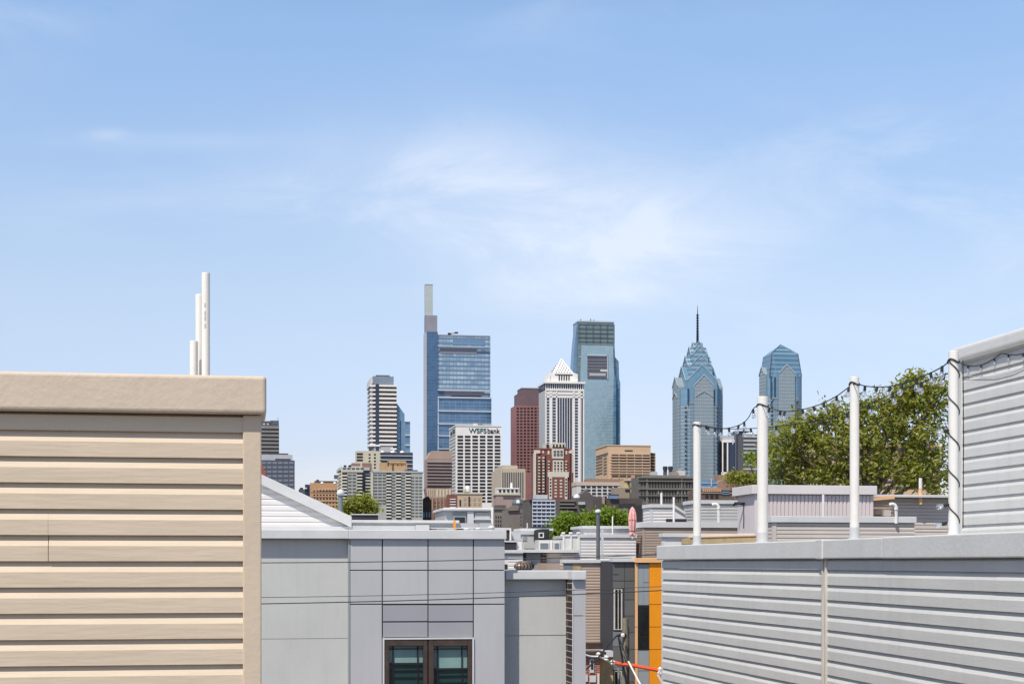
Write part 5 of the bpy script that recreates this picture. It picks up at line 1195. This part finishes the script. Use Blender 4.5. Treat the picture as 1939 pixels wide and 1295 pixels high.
for p, lab in ((1259.5, 'left one of two dark round cooling tanks on the skyline beside the spired tower'), (1269.5, 'right one of two dark round cooling tanks on the skyline beside the spired tower')):
    c_ = W(p, 898, 1300); r = 4.6 / F * 1300; e = empty('cooling_tank', lab, 'tank', c_, 0, 'cooling tanks on the far roof')
    MB().lathe([(r, 4), (r, 6.2), (r * .8, 6.6)], 16).build('tank', M('tank_dark', (.03, .035, .045), rough=.5), e); MB().box(-r * .8, r * .8, -.6, .6, -14, 4).build('stand', c_dark2, e)
b = Thing('stone_building', 'brown and white rooftop pavilions between the cooling tanks and the slimmest post', 'building', 1272, 1150)
b.body('wall', brn2, 1272, 1284, 893, None, 0, 8); b.body('pavilion', c_offwhite, 1284, 1297, 891, 905, 1, 7); b.body('chimney', brn, 1286, 1290, 886, 893, 2, 4)
# brick buildings right of the slim post
b = Thing('brick_building', 'old pink brick building with small windows left of the thick white post', 'building', 1352, 1150)
pk = M('far_pink_wall', (.30, .185, .14), rough=.9, var=.12, scale=.3)
b.body('wall', pk, 1362, 1420, 899, None, 0, 14); b.poly('gable', pk, [(1352, 940), (1352, 921), (1366, 908), (1378, 921), (1378, 940)], -3, 8); b.rects('window', c_dark, grid(1382, 1400, 4, 905, 928, 4, .4, .5), -.2, .1); b.body('roof_unit', c_white, 1368, 1376, 893.5, 899.5, 3, 6); b.rects('cornice', brn2, [(1376, 1421, 898, 899.6)], -.8, .1)
b.body('upper_storey', pk, 1385, 1418, 892, 899, 2, 12)
b = Thing('brick_building', 'low dark building with an orange stone roofline, beside the slimmest white post', 'building', 1318, 900)
b.body('wall', M('far_umber_wall', (.13, .095, .075), rough=.9, var=.15, scale=.3), 1316, 1400, 927, None, 0, 14); b.rects('roof_ornament', ob, grid(1330, 1366, 9, 924, 931, 1, .75, 1), -.6, .5); b.rects('window', c_dark, grid(1334, 1362, 3, 936, 943, 1, .6, .8), -.3, .1); b.bx('skylight', c_bluegl, 1367, 1381, 930, 936, -.5, .1); b.rects('cornice', brn2, [(1316, 1400, 926, 927.5), (1316, 1400, 932.5, 934)], -.5, .1)
b = Thing('stone_building', 'pale blue glass porch building at the foot of the spired tower', 'building', 1328, 1100)
b.body('wall', c_bluegl, 1326, 1358, 909, None, 0, 10); b.bx('spire', c_lgrey, 1346.5, 1348.5, 906, 920, -1, 0); b.rects('ledge', c_silver, [(1326, 1358, 914, 915), (1326, 1358, 922, 923.5)], -.5, .1)
# towers between the spired tower and the leafy tree
b = Thing('office_tower', 'dark tower with white frame fins right of the spired glass tower', 'office tower', 1368, 1800)
b.body('tower_body', c_dark, 1369, 1392, 838, None, 0, 20); b.body('cap', c_lgrey, 1368, 1390, 824.5, 834, .5, 19); b.rects('fin', c_white, [(1367.6, 1369.6, 834, 900), (1376.6, 1379, 838, 900), (1387, 1388.6, 833, 841)], -.8, .1); b.body('top_frame', c_white, 1368, 1391, 832.8, 837.4, -.8, 3); b.rects('navy_bay', c_navy, [(1381, 1391, 840, 893)], -.5, .1)
b = Thing('office_tower', 'navy glass tower beside the dark tower with white fins', 'office tower', 1394, 1850)
b.body('tower_body', c_navy, 1394, 1408, 817, None, 0, 20); b.body('roof_rim', c_dark, 1393.5, 1418, 815.8, 818, -.3, 12)
b = Thing('office_tower', 'grey tower with white ledges left of the thick white post', 'office tower', 1408, 1700)
b.body('tower_body', M('far_slate', (.11, .105, .115), rough=.7), 1408, 1436, 822, None, 0, 20); b.rects('ledge', c_lgrey, rows(1408, 1436, 825, 894, 9, .4), -.6, .1); b.body('roof_rim', c_offwhite, 1408, 1436, 824, 826.4, -.4, 3)
b = Thing('office_building', 'peach and grey building glimpsed through the leafy tree', 'building', 1500, 1400)
b.body('wall', tn, 1500, 1780, 838, None, 0, 20); b.rects('window_band', c_dark2, rows(1500, 1780, 846, 930, 8, .5), -.4, .1)

# middle distance, roof line of the older town
dk = M('town_brown', (.185, .16, .14), rough=.95, var=.12, scale=.4); dk2 = M('town_umber', (.11, .095, .09), rough=.95, var=.15, scale=.3); dk3 = M('town_taupe', (.205, .175, .15), rough=.95, var=.12, scale=.4)
b = Thing('town_building', 'brown brick building with three rows of small windows right of the roof hatch pipe', 'building', 936, 520)
b.body('wall', dk3, 936, 966, 963, None, 0, 14); b.rects('window', c_dark, grid(937, 964, 6, 975, 998, 3, .42, .62), -.1, .05); b.rects('cornice', dk, [(934, 967, 961.6, 964)], -.5, .1); b.body('roof_house', dk2, 940, 958, 956, 962, 2, 8)
b = Thing('town_building', 'dark taupe corner building with a curved cornice beside the white gridded low block', 'building', 963, 480)
b.body('wall', dk, 963, 1002, 964, None, 0, 12); b.poly('cornice', dk3, [(960, 963), (970, 956), (982, 957), (982, 966), (962, 967)], -.6, .4); b.body('parapet', dk2, 974, 1000, 957, 965, .5, 8); b.rects('window', c_dark2, grid(984, 1001, 4, 968, 996, 4, .4, .45), -.1, .05)
MB().lathe([(1.9, 0), (2.1, 1.0), (1.6, 2), (.5, 2.6)], 12, c=(b.x(987), 5, b.z(957.5))).build('roof_dome', steel_pipe, b.root)
b = Thing('office_building', 'low building with white horizontal bands and blue glass left of the bright trees', 'building', 1008, 460)
b.body('wall', c_navy, 1008, 1051.5, 946, None, 0, 12)
b.rects('white_band', M('blue_white_band', (.50, .54, .60), rough=.6), rows(1008, 1051.5, 946.5, 997, 7, .36), -.3, .1); b.rects('white_mullion', M('blue_white_mullion', (.46, .50, .56), rough=.6), [(1008 + k * 8.5, 1009 + k * 8.5, 946, 997) for k in range(6)], -.2, .1)
b.body('side_wall', dk2, 1002, 1008, 946, None, 1, 12); b.body('roof_house', M('pale_blue_metal', (.46, .50, .53)), 1016, 1037, 936.5, 946, 2, 8); b.body('roof_rim', dk2, 1003, 1052, 944.6, 946.6, -.3, 12)
b = Thing('town_building', 'long dark brown building with stepped roof terraces behind the bright green trees', 'building', 1053, 640)
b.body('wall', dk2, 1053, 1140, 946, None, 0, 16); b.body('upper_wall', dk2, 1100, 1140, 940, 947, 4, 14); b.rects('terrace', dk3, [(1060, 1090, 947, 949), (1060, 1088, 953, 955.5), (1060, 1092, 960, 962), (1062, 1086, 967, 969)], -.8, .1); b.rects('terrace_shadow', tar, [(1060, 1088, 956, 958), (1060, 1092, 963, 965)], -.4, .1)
MB().lathe([(.8, 0), (1.4, .6), (1.2, 1.4), (.3, 2)], 10, c=(b.x(1095), 3, b.z(944))).build('roof_dome', c_white, b.root)
b.bx('roof_unit', c_lgrey, 1096, 1108, 950, 955, -1.5, 0)
b = Thing('town_building', 'dark brown warehouse wall with a lighter flat panel, left of the pink umbrella', 'building', 1140, 600)
b.body('wall', M('town_dark_plum', (.085, .066, .062), rough=.95, var=.12, scale=.2), 1140, 1216, 943, None, 0, 16); b.body('lighter_panel', dk, 1172, 1190, 962, None, -.5, .1); b.body('dark_top', tar, 1172, 1202, 953, 961, -.4, .1); b.bx('blue_box', c_bluegl, 1155, 1170, 938, 944, -1, 1); b.bx('roof_box', c_navy, 1153, 1172, 935.5, 939, 0, 3)
b.bx('pale_tower', brn2, 1141, 1145, 940, 954, -1, 0); b.body('right_wall', tar, 1190, 1216, 956, None, -.6, .1)
b = Thing('town_building', 'dark arched rooftop silhouette in front of the low white gridded building', 'building', 1090, 780)
b.poly('roof', dk2, [(1088, 950), (1090, 938), (1100, 936), (1110, 928), (1113, 925), (1116, 934), (1126, 940), (1140, 940), (1144, 950)], 0, 10); b.body('wall', dk2, 1088, 1144, 948, None, .2, 10)
b = Thing('stone_building', 'small cream stone church top in front of the white gridded tower', 'building', 865, 1100)
b.body('wall', M('church_stone', (.46, .36, .25), rough=.9, var=.1, scale=.4), 865, 913, 934, None, 0, 12); b.body('tower', cream_w, 878, 888, 926, 936, 2, 5); b.bx('cross_beam', cream_w, 877, 890, 929, 931, 1, 2); b.bx('dome_post', c_white, 880, 882, 921, 930, 2, 3)
MB().lathe([(2.2, 0), (2.2, 2), (1.6, 3.4), (.4, 4.2)], 12, c=(b.x(886.5), 4, b.z(930))).build('dome', c_white, b.root)
b.rects('window', brn, grid(876, 912, 4, 940, 958, 2, .5, .6), -.2, .1); b.rects('cornice', cream_w, [(864, 914, 933, 935)], -.6, .1); b.rects('dark_door', c_dark, [(870, 873, 946, 958), (887, 890, 940, 958)], -.2, .1)
b = Thing('brick_building', 'dark red brick and white banded building beside the small cream church', 'building', 850, 1000)
b.body('wall', dbr, 848, 866, 936, None, 0, 8); b.rects('white_band', c_white, [(852, 863, 944 + k * 5, 945.6 + k * 5) for k in range(4)], -.4, .1)
